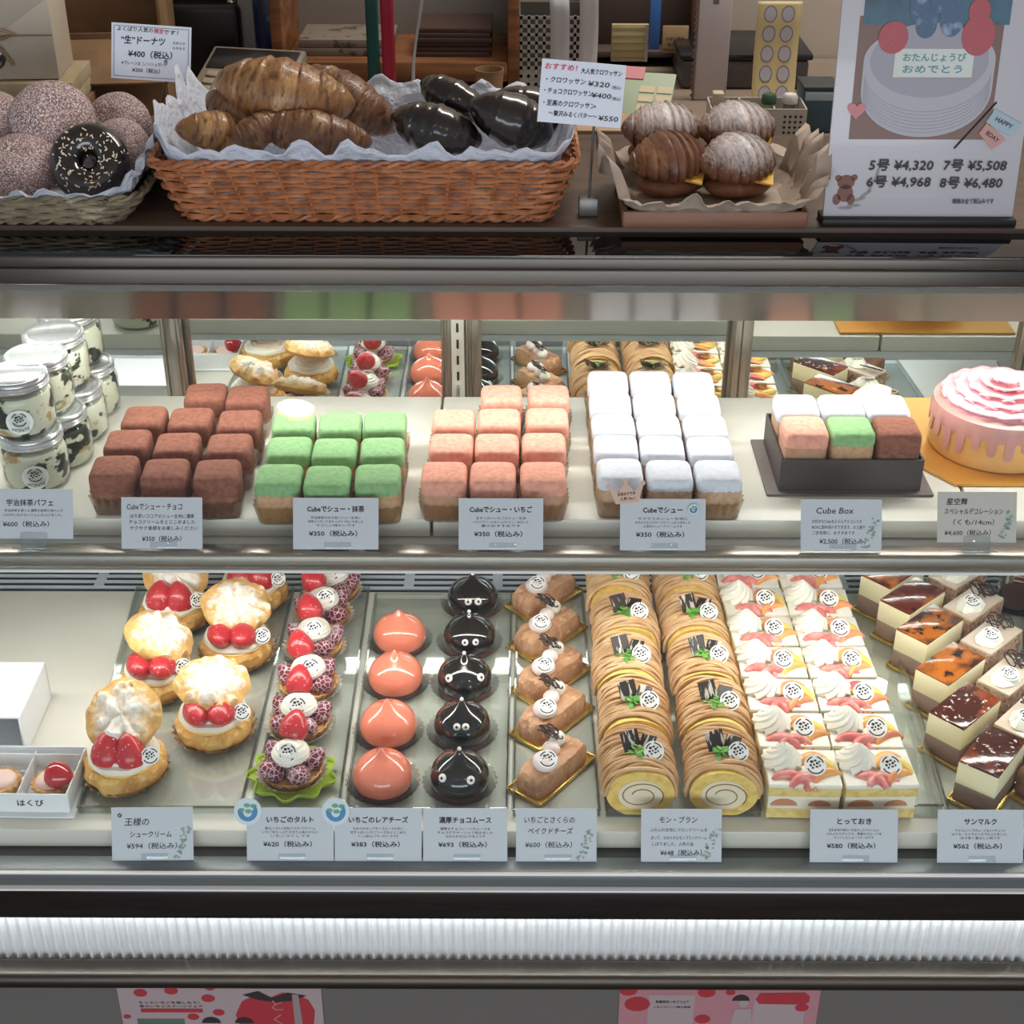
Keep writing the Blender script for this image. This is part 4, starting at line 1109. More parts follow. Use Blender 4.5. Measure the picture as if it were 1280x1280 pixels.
price_card('handwritten price card for the baked cheese cakes', 696, 0.090, 0.060, Lw,
           [('いちごとさくらの', 8, -8, 16.5, 0.02, 0.1, 56), ('ベイクドチーズ', 8, -7, 4, 0.02, 0.1, 50), ('¥600（税込み）', 7.5, -6, -11.5, 0.02, 0.1, 52)], deco='sprig', seed=4)
price_card('handwritten price card for the chestnut rolls', 854, 0.090, 0.060, Lw,
           [('モン・ブラン', 8, -4, 17, 0.02, 0.1, 42), ('ふわふわ生地にマロンクリームを', 4.6, -3, 6, 0.0, 0.1, 64), ('まいて、なめらかなモンブランクリーム', 4.6, -3, -3, 0.0, 0.1, 62), ('しぼりました。人気の品', 4.6, -10, -10, 0, 0.1, 46), ('¥648（税込み）', 7, 2, -20, 0.03, 0.1, 46)], deco='sprig', seed=5)
price_card('printed price card for the fruit shortcakes', 1072, 0.098, 0.060, Lw, printed('とっておき', '生乳本来の味わいを生かしたクリームと', 'ふわふわスポンジで、季節のフルーツを', 'サンドしたショートケーキです', '¥580', 38), m=M_card)
price_card('printed price card for the caramel topped cakes', 1232, 0.096, 0.060, Lw, printed('サンマルク', 'チョコとバニラのムースをビスキュイに', 'はさみ、キャラメリゼで仕上げました。', 'ほろ苦く香ばしい味です', '¥562', 36), m=M_card)

# ------------------------------------------------------------------ things standing on top of the case
DK = 1.1285
def rrect(w, d, r, n):
    """points round a rounded rectangle, evenly spaced"""
    segs = [('l', (w / 2 - r, -d / 2), (w / 2 - r, -d / 2))]
    L = 2 * (w - 2 * r) + 2 * (d - 2 * r) + 2 * PI * r
    pts = []
    corners = [(w / 2 - r, -d / 2 + r, -90), (w / 2 - r, d / 2 - r, 0), (-w / 2 + r, d / 2 - r, 90), (-w / 2 + r, -d / 2 + r, 180)]
    path = []
    for cx, cy, a0 in corners:
        for k in range(7):
            a = math.radians(a0 + 15 * k); path.append((cx + r * math.cos(a), cy + r * math.sin(a), math.cos(a), math.sin(a)))
    path.append(path[0])
    cum = [0]
    for p, q in zip(path, path[1:]): cum.append(cum[-1] + math.hypot(q[0] - p[0], q[1] - p[1]))
    i = 0
    for k in range(n):
        s = cum[-1] * k / n
        while cum[i + 1] < s: i += 1
        u = (s - cum[i]) / max(cum[i + 1] - cum[i], 1e-9)
        p, q = path[i], path[i + 1]
        nx, ny = p[2] + (q[2] - p[2]) * u, p[3] + (q[3] - p[3]) * u
        l = math.hypot(nx, ny)
        pts.append((p[0] + (q[0] - p[0]) * u, p[1] + (q[1] - p[1]) * u, nx / l, ny / l))
    return pts
def basket(label, loc, wt, dt, wb, db, h, rows, stakes, m, rad=0.0032, seed=0, rise=0.03, paper='d9dce2', group=None):
    t = thing('wicker_basket', label, 'basket', loc, 0)
    n = stakes * 4
    top, bot = rrect(wt, dt, 0.03, n), rrect(wb, db, 0.025, n)
    at = lambda i, f, o=0.0: (bot[i % n][0] + (top[i % n][0] - bot[i % n][0]) * f + bot[i % n][2] * o, bot[i % n][1] + (top[i % n][1] - bot[i % n][1]) * f + bot[i % n][3] * o, 0.002 + (h - 0.004) * f)
    mb = MB()
    for k in range(rows):
        f = (k + 0.5) / rows
        mb.tube([at(i, f, 0.0034 * math.sin(PI * i / 4 + PI * k) + 0.0006 * nz(i * .7, k)) for i in range(n)], rad, 5, closed=True, flat=0.8)
    mb.build('weave', m, t)
    mb = MB()
    for s in range(stakes):
        mb.tube([at(4 * s, 0), at(4 * s, 0.5, 0.0), at(4 * s, 1.0)], 0.0022, 5)
    mb.build('stakes', m, t)
    mb = MB()
    for z, f in ((0, 1.0), (1, 0.0)):
        for ph in (0, PI):
            mb.tube([tuple(Vector(at(i, f, 0.0028 * math.cos(1.1 * i + ph))) + Vector((0, 0, 0.0028 * math.sin(1.1 * i + ph) + (0.002 if f else 0.0012)))) for i in range(n)], 0.0027, 5, closed=True)
    mb.build('rim', m, t)
    MB().prism([(p[0], p[1]) for p in bot], 0.001, 0.004).build('base', m, t)
    return t
def liner(name, label, loc, wt, dt, wb, db, h, rise, seed, m, curl=0.012, sides=1.0):
    """a sheet of paper pressed into a basket or tray, its edges crumpled and standing above the rim"""
    n = 150; k0 = 0.93
    top, bot = rrect(wt * k0, dt * k0, 0.03, n), rrect(wb * 0.9, db * 0.9, 0.025, n)
    rr = []
    fac = lambda i: 0.45 + 0.55 * abs(nz(4.2 * math.cos(2 * PI * i / n) + seed, 4.2 * math.sin(2 * PI * i / n), seed)) * 2 + 0.35 * nz(9 * math.cos(2 * PI * i / n), 9 * math.sin(2 * PI * i / n), seed)
    for f in (0.0, 0.5, 1.0):
        rr.append([(bot[i][0] * f, bot[i][1] * f, 0.006 + 0.001 * nz(i * 0.3, f * 3)) for i in range(n)] if f else [(bot[i][0] * 0.05, bot[i][1] * 0.05, 0.006) for i in range(n)])
    for f in (0.35, 0.7, 0.95):
        rr.append([(bot[i][0] + (top[i][0] - bot[i][0]) * f + top[i][2] * 0.003 * nz(i * 0.35, f * 4, seed), bot[i][1] + (top[i][1] - bot[i][1]) * f + top[i][3] * 0.003 * nz(i * 0.35, f * 4, seed), 0.004 + h * f) for i in range(n)])
    for f, out in ((0.25, 0.002), (0.55, 0.006), (0.8, 0.010), (1.0, curl)):
        rr.append([(top[i][0] + top[i][2] * (out + 0.006 * nz(i * 0.30, f * 2, seed + 2)), top[i][1] + top[i][3] * (out + 0.006 * nz(i * 0.30, f * 2, seed + 2)),
                    h + rise * f * min(1.5, max(0.45, fac(i))) * (sides if abs(top[i][2]) > 0.7 else 1.0)) for i in range(n)])
    o = MB().rings(rr, cap0=True).build(name, m, loc=loc, angle=25, thick=0.0006)
    return tag(o, label, 'paper liner')
M_wick = mat('orange_wicker', 'b4744c', 0.5, spots=((60, '8f5534', 0.42, 0.65), (25, 'cf9468', 0.58, 0.72)))
M_wick2 = mat('grey_wicker', '8d7f66', 0.6, spots=((60, '6b6150', 0.42, 0.65), (30, 'b3a68c', 0.58, 0.72)))
M_paper = mat('liner_paper', 'c3c8d4', 0.6, bump=(42, 0.9, 0.012)); M_parch = mat('parchment', 'a29182', 0.6, bump=(30, 0.6, 0.004))

# orange basket of croissants
B = Vector((-0.168, 1.738, DK + 0.001))
basket('long orange wicker basket holding croissants on top of the case', B, 0.478, 0.268, 0.424, 0.232, 0.070, 10, 52, M_wick)
liner('basket_liner', 'white paper lining the long orange basket of croissants', B + Vector((0, 0, 0.003)), 0.478, 0.268, 0.424, 0.232, 0.060, 0.040, 4, M_paper, sides=1.7)
M_crust = mat('croissant_crust', '8a6038', 0.42, spots=((26, 'b48a58', 0.48, 0.68), (75, '5f3d24', 0.50, 0.66)), bump=(60, 0.9, 0.003), stretch=(2.5, 1, 1), coat=0.15)
M_crustd = mat('croissant_crust_dark', '6f4a30', 0.42, spots=((28, '97704a', 0.50, 0.70), (75, '472c1c', 0.50, 0.66)), bump=(60, 0.9, 0.003), stretch=(2.5, 1, 1), coat=0.15)
M_chocglaze = mat('croissant_chocolate', '1d1311', 0.20, coat=0.5, bump=(18, 0.35, 0.004))
def croissant_mb(L, rmax, bend, ridges=7, amp=0.10, seed=0):
    mb = MB(); n = 56; path = []; rad = []
    for i in range(n + 1):
        u = 2 * i / n - 1; a = u * bend
        R_ = L / 2 / max(math.sin(bend), 0.2)
        path.append((R_ * math.sin(a), R_ * (1 - math.cos(a)) * 1.0, 0.004 * (1 - u * u)))
        q = (1 - abs(u) ** 1.7) ** 0.62
        ph = abs(u) * ridges / 2 + 0.25
        step = (ph - math.floor(ph))
        rad.append(max(0.0015, rmax * q * (0.90 + amp * (1 - step) ** 0.7) * (1 + 0.05 * nz(i * 0.3, seed))))
    mb.tube(path, rad, 22)
    return mb
def croissant(label, px, py, Y, L, r, bend, rot, m, name='croissant', group='croissants in the orange basket', seed=0):
    o = croissant_mb(L, r, bend, seed=seed, **(dict(ridges=4, amp=0.05) if m is M_chocglaze else {})).build(name, m, loc=on_y(px, py, Y), rot=tuple(math.radians(v) for v in rot), angle=30)
    return tag(o, label, 'croissant', group)
croissant('big golden croissant heaped on top of the pile in the orange basket', 352, 122, 1.735, 0.165, 0.043, 0.55, (0, 8, -6), M_crust, seed=1)
croissant('brown croissant at the back of the pile, under the big golden one', 432, 130, 1.80, 0.135, 0.034, 0.6, (0, 26, -20), M_crustd, seed=2)
croissant('croissant lying lowest at the basket front, before the chocolate ones', 392, 172, 1.690, 0.135, 0.028, 0.5, (0, 10, 4), M_crustd, seed=3)
croissant('small dark croissant in the basket front, between two brown croissants', 318, 172, 1.685, 0.095, 0.021, 0.5, (0, -28, 20), M_crustd, seed=4)
croissant('rounded croissant at the end of the basket nearest the donuts', 268, 168, 1.690, 0.085, 0.024, 0.6, (0, 12, 30), M_crust, seed=5)
croissant('dark croissant end showing under the big golden croissant', 290, 145, 1.735, 0.09, 0.022, 0.7, (0, 20, -30), M_crustd, seed=6)
G2 = 'chocolate coated croissants in the orange basket'
croissant('chocolate coated croissant lying at the basket front, nearest the brown croissants', 543, 166, 1.695, 0.108, 0.032, 0.6, (0, 14, -8), M_chocglaze, 'chocolate_croissant', G2, 7)
croissant('chocolate coated croissant highest at the back of the basket', 565, 128, 1.785, 0.098, 0.026, 0.6, (0, 20, -24), M_chocglaze, 'chocolate_croissant', G2, 8)
croissant('chocolate coated croissant at the front under the pastry price sign', 640, 155, 1.705, 0.105, 0.034, 0.6, (0, 24, 12), M_chocglaze, 'chocolate_croissant', G2, 9)
croissant('chocolate coated croissant half hidden behind the pastry price sign', 664, 140, 1.79, 0.100, 0.028, 0.6, (0, 18, 10), M_chocglaze, 'chocolate_croissant', G2, 10)

# grey basket of donuts
q = on_z(152, 283, DK)
B2 = Vector((q.x - 0.165, q.y + 0.105, DK + 0.001))
basket('low grey brown wicker basket of donuts at the end of the case top', B2, 0.372, 0.212, 0.326, 0.196, 0.030, 5, 40, M_wick2)
liner('basket_liner', 'white paper lining the low basket of donuts', B2 + Vector((0, 0, 0.003)), 0.372, 0.212, 0.326, 0.196, 0.022, 0.026, 9, M_paper, curl=0.020, sides=2.4)
M_sug = mat('sugared_donut', '8a6456', 0.75, spots=((40, '72503f', 0.45, 0.7), (620, 'd8ced2', 0.46, 0.60)), bump=(420, 0.9, 0.0012))
def sugar_donut():
    o = MB().ball((0, 0, 0.030), (0.045, 0.045, 0.031), 40, 24, fn=lambda d: (1 - 0.05 * math.exp(-(d.z / 0.13) ** 2)) * (1 + 0.02 * nz(d.x * 2, d.y * 2, d.z * 2)) - 0.12 * math.exp(-((1 - abs(d.z)) / 0.05) ** 2)).build('sugar_donut', M_sug)
    return tag(o, '', 'donut', 'sugared donuts in the grey basket')
for px, py, Y, rot, s, lab in ((28, 208, 1.690, (30, 0, 0), 1.0, 'sugared donut lying at the front of the grey basket'),
        (66, 152, 1.745, (48, 8, 10), 1.12, 'large sugared donut standing behind the front sugared donut'),
        (146, 160, 1.80, (52, 0, -20), 1.0, 'sugared donut at the back of the grey basket near the paper'),
        (150, 186, 1.727, (50, 20, -24), 0.82, 'sugared donut mostly hidden behind the chocolate donut'),
        (-8, 152, 1.76, (40, 0, 30), 0.9, 'sugared donut cut off at the end of the grey basket')):
    o = place(sugar_donut, on_y(px, py, Y), 0, lab)
    o.rotation_euler = tuple(math.radians(v) for v in rot); o.scale = (s, s, s)
    o.location = on_y(px, py, Y) - o.rotation_euler.to_matrix() @ Vector((0, 0, 0.030 * s))
t = thing('chocolate_donut', 'chocolate glazed ring donut with chopped nuts leaning at the front of the donut basket', 'donut', on_y(112, 203, 1.672))
t.rotation_euler = (math.radians(56), 0, math.radians(4))
def torus(mb, R_, r, nu=48, nv=20, z0=0.0, lo=0, hi=2 * PI, fn=None):
    rr = []
    for i in range(nv + 1):
        b = lo + (hi - lo) * i / nv
        rr.append([((R_ + r * math.cos(b) * (fn(a, b) if fn else 1)) * math.cos(a), (R_ + r * math.cos(b) * (fn(a, b) if fn else 1)) * math.sin(a), z0 + r * math.sin(b) * (fn(a, b) if fn else 1)) for a in [2 * PI * j / nu for j in range(nu)]])
    return mb.rings(rr)
torus(MB(), 0.0265, 0.0185).build('dough_ring', mat('donut_dough', '6b4128', 0.6), t)
torus(MB(), 0.0265, 0.0194, 64, 16, 0, -0.35, PI + 0.35).build('chocolate_glaze', mat('donut_glaze', '1c1210', 0.16, coat=0.8), t)
mb = MB(); r = random.Random(5)
for k in range(130):
    a = r.uniform(0, 2 * PI); b = min(max(r.gauss(PI / 2, 0.55), 0.1), 3.0)
    c_ = Vector(((0.0265 + 0.0196 * math.cos(b)) * math.cos(a), (0.0265 + 0.0196 * math.cos(b)) * math.sin(a), 0.0196 * math.sin(b)))
    mb.rbox((0, 0, 0), (0.0034, 0.0012, 0.0010), 0.0003, M=Matrix.Translation(c_) @ Vector((math.cos(b) * math.cos(a), math.cos(b) * math.sin(a), math.sin(b))).to_track_quat('Z', 'Y').to_matrix().to_4x4() @ Matrix.Rotation(r.uniform(0, PI), 4, 'Z'), seg=1)
mb.build('chopped_nuts', mat('chopped_nuts', 'ece0c2', 0.6), t)

# wooden tray of croissant sandwiches
q = on_z(893, 287, DK)
B3 = Vector((q.x, q.y + 0.075, DK + 0.001))
t = thing('wooden_tray', 'small reddish wooden tray under the croissant sandwiches', 'tray', B3)
M_traywood = mat('tray_wood', '8a5f48', 0.5, spots=((14, '6d4835', 0.4, 0.65),), stretch=(0.4, 4, 4))
MB().rbox((0, 0, 0.004), (0.200, 0.150, 0.006), 0.001).build('tray_bottom', M_traywood, t)
mb = MB()
for s in (-1, 1):
    mb.rbox((0, s * 0.0735, 0.0105), (0.206, 0.006, 0.019), 0.001).rbox((s * 0.101, 0, 0.0105), (0.006, 0.150, 0.019), 0.001)
mb.build('tray_sides', M_traywood, t)
liner('parchment_sheet', 'crumpled parchment under the croissant sandwiches in the wooden tray', B3 + Vector((0, 0, 0.004)), 0.222, 0.172, 0.190, 0.138, 0.016, 0.034, 13, M_parch, curl=0.026, sides=2.0)
M_bun = mat('sandwich_crust', '6f4a36', 0.45, spots=((30, '94694c', 0.50, 0.7), (60, '452a1e', 0.52, 0.72)), bump=(50, 0.9, 0.003), stretch=(2.5, 1, 1), top=(0.010, 0.050, 'd4cfce', 0.050))
M_bunl = mat('sandwich_crust_lower', '6e4834', 0.5, spots=((30, '8f6243', 0.5, 0.7),), bump=(50, 0.7, 0.003))
def sandwich(kind):
    seed = 1 + kind
    t = thing('croissant_sandwich', '', 'croissant sandwich', (0, 0, 0), 0, 'croissant sandwiches in the wooden tray')
    ridge = lambda d: 1 + 0.035 * math.sin(34 * d.x + 5 * d.y) * max(0, d.z) + 0.05 * nz(d.x * 2.2 + seed, d.y * 2.2, d.z * 2)
    MB().ball((0, 0, 0.0145), (0.042, 0.031, 0.0145), 40, 16, fn=ridge).build('lower_half', M_bunl, t)
    up = croissant_mb(0.098, 0.035, 0.30, ridges=11, amp=0.20, seed=seed)
    up_ = up.build('upper_half', M_bun if kind else mat('sandwich_crust_bare', '6f4a36', 0.42, spots=((30, '9a6f50', 0.50, 0.7), (60, '452a1e', 0.52, 0.72)), bump=(50, 0.9, 0.003)), t, loc=(0, 0.005, 0.038), rot=(math.radians(18), 0, 0), angle=50); up_.scale = (1, 1.06, 0.78)
    ch = MB().add([(-0.028, 0.010, 0), (0.034, 0.004, 0.001), (0.004, -0.040, -0.013), (-0.028, 0.010, 0.002), (0.034, 0.004, 0.003), (0.004, -0.040, -0.011)], [(0, 2, 1), (3, 4, 5), (0, 1, 4, 3), (1, 2, 5, 4), (2, 0, 3, 5)])
    ch.build('cheese_slice', mat('cheese', 'dcae4c', 0.4), t, loc=(0.010, -0.002, 0.0290), rot=(math.radians(-8), math.radians(-6), 0)).scale = (1.15, 1.12, 1)
    return t
for px, py, Y, rz, rx, lab in ((836, 260, 1.685, 22, 0, 'croissant sandwich at the tray front, nearest the metal sign foot'), (920, 262, 1.680, 26, 0, 'croissant sandwich with thick sugar at the tray front, nearest the cake poster'),
                           (826, 222, 1.745, 8, 0, 'croissant sandwich at the tray back, nearest the price sign'), (918, 222, 1.750, 14, 0, 'croissant sandwich at the tray back, nearest the cake poster')):
    q = on_y(px, py, Y); q.z = DK + 0.0125
    o = place(sandwich, q, rz, lab, 0 if px == 836 else 1)
    if Y > 1.72: o.location.z += 0.018

# two price signs on wires
M_wire = mat('sign_wire', '6d6a66', 0.35, 0.9)
def sign(label, px, py, Y, w, h, rz, lines, foot, block):
    P = on_y(px, py, Y)
    t = thing('sign_stand', label, 'price sign', (foot.x, foot.y, foot.z), 0, 'price signs on top of the case')
    rel = P - foot
    R_ = Matrix.Translation(rel) @ Matrix.Rotation(math.radians(72), 4, 'X') @ Matrix.Rotation(math.radians(rz), 4, 'Z')
    cd = MB().rbox((0, 0, 0), (w, h, 0.0008), 0.0002, seg=1).build('card', M_cardw, t); cd.matrix_local = R_
    if block is None:
        fr = MB()
        for s in (-1, 1):
            fr.box((0, s * (h / 2 - 0.0032), 0), (w - 0.006, 0.0005, 0.0002)).box((s * (w / 2 - 0.0032), 0, 0), (0.0005, h - 0.006, 0.0002))
        fr.build('printed_border', M_ink, cd, loc=(0, 0, 0.0007))
    blk, red = MB(), MB()
    for L in lines:
        write(red if len(L) > 7 and L[7] else blk, L[0], L[1] / 1000, L[2] / 1000, L[3] / 1000, 0, L[4], L[5], width=(L[6] / 1000 if L[6] else None))
    blk.build('lettering', M_ink, cd, loc=(0, 0, 0.0008))
    if red.v: red.build('red_lettering', M_red, cd, loc=(0, 0, 0.0008))
    attach = rel + Vector((w * 0.18, -0.002, -h * 0.30))
    if block: attach = rel + Vector((w * 0.16, -0.002, -h * 0.36))
    MB().tube([(0, 0, 0.002), attach * 0.5 + Vector((0, 0, 0.003)), attach], 0.0015 if block else 0.0013, 8).build('wire', M_wire, t)
    MB().rbox((attach.x, attach.y - 0.0015, attach.z + 0.004), (0.004, 0.003, 0.016), 0.001).build('clip', M_wire, t)
    if block:
        MB().rbox((0, 0, 0.0105), (0.022, 0.016, 0.021), 0.0015).build('foot', mat('metal_foot', '77736f', 0.4, 0.6), t)
    else:
        MB().lathe([(0, 0), (0.022, 0), (0.022, 0.003), (0, 0.004)], 24, cap0=False, cap1=False).build('foot', M_wire, t)
    return t
f1 = on_z(214, 176, DK); f1 = Vector((f1.x - 0.005, 1.86, DK))
sign('white bordered price sign for the donuts, on a thin wire behind their basket', 189, 66, 1.86, 0.098, 0.066, -3.5,
     [('よくばり人気の', 6, -20, 26, 0.03, 0.1, 44), ('限定', 6, 9, 25.5, 0.05, 0.1, None, True), ('です！', 6, 26, 25, 0.03, 0.1, 18), ('“生”ドーナツ', 10.5, -10, 13, 0.045, 0.1, 54), ('¥400（税込）', 9.5, 2, -3, 0.045, 0.1, 54),
      ('※プレーンは（ノンシュガー）', 5, -8, -14, 0.02, 0.1, 54), ('¥350（税込）', 6, -4, -22, 0.03, 0.1, 34), ('なめらか', 4, 34, 13, 0.01, 0.1, None), ('もちもち', 4, 34, 7, 0.01, 0.1, None)], f1, None)
f2 = on_z(735, 268, DK)
sign('handwritten croissant price sign on a rod with a metal block foot', 727, 117, f2.y + 0.012, 0.094, 0.068, -4.5,
     [('おすすめ！', 7.5, -23, 26, 0.04, 0.1, 36, True), ('大人気クロワッサン', 6.5, 20, 24, 0.04, 0.1, 46), ('・クロワッサン', 7, -20, 12, 0.035, 0.1, 44), ('¥320', 7.5, 18, 11, 0.035, 0.1, 24), ('（税込）', 4, 38, 9, 0.02, 0.1, None),
      ('・チョコクロワッサン', 7, -16, 0, 0.035, 0.1, 54), ('¥400', 7.5, 22, -1, 0.035, 0.1, 22), ('（税込）', 4, 39, -3, 0.02, 0.1, None), ('・至高のクロワッサン', 7, -14, -13, 0.035, 0.1, 58),
      ('〜贅沢みるくバター〜', 6.5, -8, -24, 0.035, 0.1, 54), ('¥550', 7.5, 32, -25, 0.035, 0.1, 22)], f2, True)

# ------------------------------------------------------------------ the birthday cake poster
q0, q1 = on_z(1029, 276, DK + 0.004), on_z(1268, 279, DK + 0.004)
pw = q1.x - q0.x
t = thing('cake_poster', 'white poster board of a decorated birthday cake with size prices, standing on the case end', 'poster', ((q0.x + q1.x) / 2, q0.y + 0.004, DK))
tilt = Matrix.Rotation(math.radians(84), 4, 'X')
ph = 0.300
bd = MB().rbox((0, ph / 2, -0.002), (pw, ph, 0.004), 0.001).build('board', mat('poster_white', 'bdbac0', 0.35, coat=0.3), t); bd.matrix_local = Matrix.Translation((0, 0, 0.006)) @ tilt
MB().rbox((0, 0.006, 0.004), (pw + 0.004, 0.034, 0.008), 0.001).build('black_foot', M_dark, t)
def flat(name, pts, m, z, par=bd):
    return MB().add([(x, y, 0) for x, y in pts], [tuple(range(len(pts)))]).build(name, m, par, loc=(0, 0, z))
def ell(cx, cy, a, b, n=32, a0=0, a1=2 * PI):
    return [(cx + a * math.cos(a0 + (a1 - a0) * j / n), cy + b * math.sin(a0 + (a1 - a0) * j / n)) for j in range(n if abs(a1 - a0) > 6.2 else n + 1)]
k = pw / 240.0                                             # one photograph pixel on the board
Xp = lambda x: (x - 1149) * k
Yp = lambda y: (278 - y) * k * 0.985
R4 = lambda x0, y0, x1, y1: [(Xp(x0), Yp(y0)), (Xp(x1), Yp(y0)), (Xp(x1), Yp(y1)), (Xp(x0), Yp(y1))]
flat('photo_table', R4(1052, 178, 1226, 30), mat('photo_brown', '6d4b3f', 0.35), 0.0006)
flat('photo_backdrop', R4(1056, 40, 1232, -8), mat('photo_teal', '2e5a70', 0.35, spots=((30, '1f4050', 0.4, 0.65),)), 0.0009)
M_pw = mat('photo_cream', 'a9a7ae', 0.4); M_pw2 = mat('photo_cream_shade', '96949e', 0.4)
flat('printed_cake', [(Xp(1141 - 80 * math.cos(PI * j / 24)), Yp(118 + 57 * math.sin(PI * j / 24))) for j in range(25)] + [(Xp(1141 + 80 * math.cos(PI * j / 24)), Yp(82 - 42 * math.sin(PI * j / 24))) for j in range(25)], M_pw, 0.0012)
flat('printed_cake_top', ell(Xp(1141), Yp(82), 72 * k, 44 * k), M_pw2, 0.0014)
mb = MB()
for c in range(7):
    mb.tube([(Xp(1141 - 78 * math.cos(PI * j / 20)), Yp(92 + 4.2 * c + 52 * math.sin(PI * j / 20)), 0) for j in range(1, 20)], 0.0003, 4)
mb.build('printed_cake_lines', M_pw2, bd, loc=(0, 0, 0.0014))
M_pr = mat('photo_berry', 'a8434c', 0.4, spots=((160, 'd79a9c', 0.10, 0.03, 'v'),))
for x, y, a, b in ((1094, 55, 18, 19), (1194, 24, 13, 15), (1196, 52, 20, 24)):
    flat('printed_strawberry', ell(Xp(x), Yp(y), a * k, b * k), M_pr, 0.0017 + 0.00012 * a / 10)
mb = MB()
for x, y, a, b in ((1132, 40, 13, 16), (1162, 32, 15, 22), (1150, 12, 16, 14), (1120, 18, 10, 20)):
    mb.add([(p[0], p[1], x * 1e-6 - 0.00112) for p in ell(Xp(x), Yp(y), a * k, b * k)], [tuple(range(32))])
mb.build('printed_topping', mat('photo_blue', '3c5878', 0.4, spots=((60, '8d9bb0', 0.55, 0.7),)), bd, loc=(0, 0, 0.0016))
flat('printed_plaque', R4(1098, 102, 1194, 68), mat('photo_plaque', 'c9cfc8', 0.4), 0.0019)
mb = MB(); write(mb, 'おたんじょうび', 0.0095, Xp(1146), Yp(79), 0, 0.04, 0, width=76 * k); write(mb, 'おめでとう', 0.0095, Xp(1146), Yp(93), 0, 0.04, 0, width=72 * k)
mb.build('plaque_lettering', mat('plaque_teal', '3f8590', 0.4), bd, loc=(0, 0, 0.0021))
hp = []
for j in range(24):
    a = 2 * PI * j / 24
    hp.append((Xp(1058) + 0.00063 * 16 * math.sin(a) ** 3, Yp(142) + 0.00063 * (13 * math.cos(a) - 5 * math.cos(2 * a) - 2 * math.cos(3 * a) - math.cos(4 * a))))
flat('pink_heart', hp, mat('heart_pink', 'c7757c', 0.4), 0.0020)
M_bear = mat('bear_brown', '75473a', 0.5)
mb = MB()
for x, y, a, b in ((1054, 232, 11, 9), (1044, 227, 4, 4), (1064, 226, 4, 4), (1054, 246, 10, 11), (1044, 254, 5, 7), (1062, 254, 5, 7)):
    mb.add([(p[0], p[1], 0) for p in ell(Xp(x), Yp(y), a * k, b * k, 20)], [tuple(range(20))])
mb.build('printed_bear', M_bear, bd, loc=(0, 0, 0.0006))
mb = MB()
for x, y, a in ((1072, 254, 0.3), (1080, 247, 0.6), (1066, 262, 0.1), (1086, 236, 1.2), (1056, 265, 0.0), (1092, 222, 1.4)):
    mb.add([(Xp(x) + k * (9 * math.cos(b) * math.cos(a) - 2 * math.sin(b) * math.sin(a)), Yp(y) + k * (9 * math.cos(b) * math.sin(a) + 2 * math.sin(b) * math.cos(a)), 0) for b in [2 * PI * j / 12 for j in range(12)]], [tuple(range(12))])
mb.build('printed_leaves', mat('leaf_grey', '8b8a86', 0.5), bd, loc=(0, 0, 0.0005))
mb = MB().tube([(Xp(1184), Yp(189), 0), (Xp(1229), Yp(132), 0)], 0.0010, 5)
mb.build('printed_flagpole', M_ink, bd, loc=(0, 0, 0.0012))
flat('printed_blue_flag', [(Xp(1228), Yp(140)), (Xp(1263), Yp(158)), (Xp(1252), Yp(174)), (Xp(1219), Yp(156))], mat('flag_blue', '9fb4bf', 0.5), 0.0020)
flat('printed_red_flag', [(Xp(1220), Yp(157)), (Xp(1246), Yp(178)), (Xp(1231), Yp(190)), (Xp(1212), Yp(170))], mat('flag_red', 'c08f86', 0.5), 0.0021)
mb = MB()
write(mb, 'HAPPY', 0.0072, 0, 0, 0, 0.03, M=TR(Xp(1241), Yp(157), 0, 0, 0, -26)); write(mb, 'BDAY', 0.0068, 0, 0, 0, 0.03, M=TR(Xp(1229), Yp(174), 0, 0, 0, -34)); write(mb, '5号 ¥4,320', 0.0142, Xp(1120), Yp(211), 0, 0.03, 0.1, width=80 * k); write(mb, '7号 ¥5,508', 0.0142, Xp(1212), Yp(211), 0, 0.03, 0.1, width=78 * k)
write(mb, '6号 ¥4,968', 0.0142, Xp(1119), Yp(232), 0, 0.03, 0.1, width=80 * k); write(mb, '8号 ¥6,480', 0.0142, Xp(1210), Yp(233), 0, 0.03, 0.1, width=78 * k)
write(mb, '価格は全て税込みです', 0.0062, Xp(1216), Yp(256), 0, 0.03, 0, width=52 * k)
mb.build('lettering', M_ink, bd, loc=(0, 0, 0.0024))

# ------------------------------------------------------------------ flyers on the base of the case
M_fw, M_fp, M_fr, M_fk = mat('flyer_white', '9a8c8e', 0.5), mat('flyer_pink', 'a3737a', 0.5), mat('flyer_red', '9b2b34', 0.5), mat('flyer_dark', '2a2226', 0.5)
def flyer(name_label, x0, x1, m):
    P, Q = on_y(x0, 1232, 1.1985), on_y(x1, 1233, 1.1985)
    w = Q.x - P.x; h = 0.16
    o = MB().rbox((0, 0, 0), (w, h, 0.0008), 0.0002, seg=1).build('flyer', m, loc=((P.x + Q.x) / 2, 1.1985, P.z - h / 2), rot=(PI / 2, 0, 0))
    tag(o, name_label, 'flyer', 'strawberry flyers on the case base')
    return o, w, h
o, w, h = flyer('white strawberry season flyer with a huge red strawberry, on the case base', 145, 401, M_fw)
k = w / 256
fx = lambda x: (x - 273) * k
fy = lambda y: h / 2 - (y - 1232) * k * 1.35
def spotted(par, pts, m, name, z=0.0007):
    for x, y, r in pts:
        MB().add([(fx0(x) + r * k * 1.25 * math.cos(a), fy0(y) + r * k * math.sin(a), 0) for a in [2 * PI * j / 14 for j in range(14)]], [tuple(range(14))]).build(name, m, par, loc=(0, 0, z))
fx0, fy0 = fx, fy
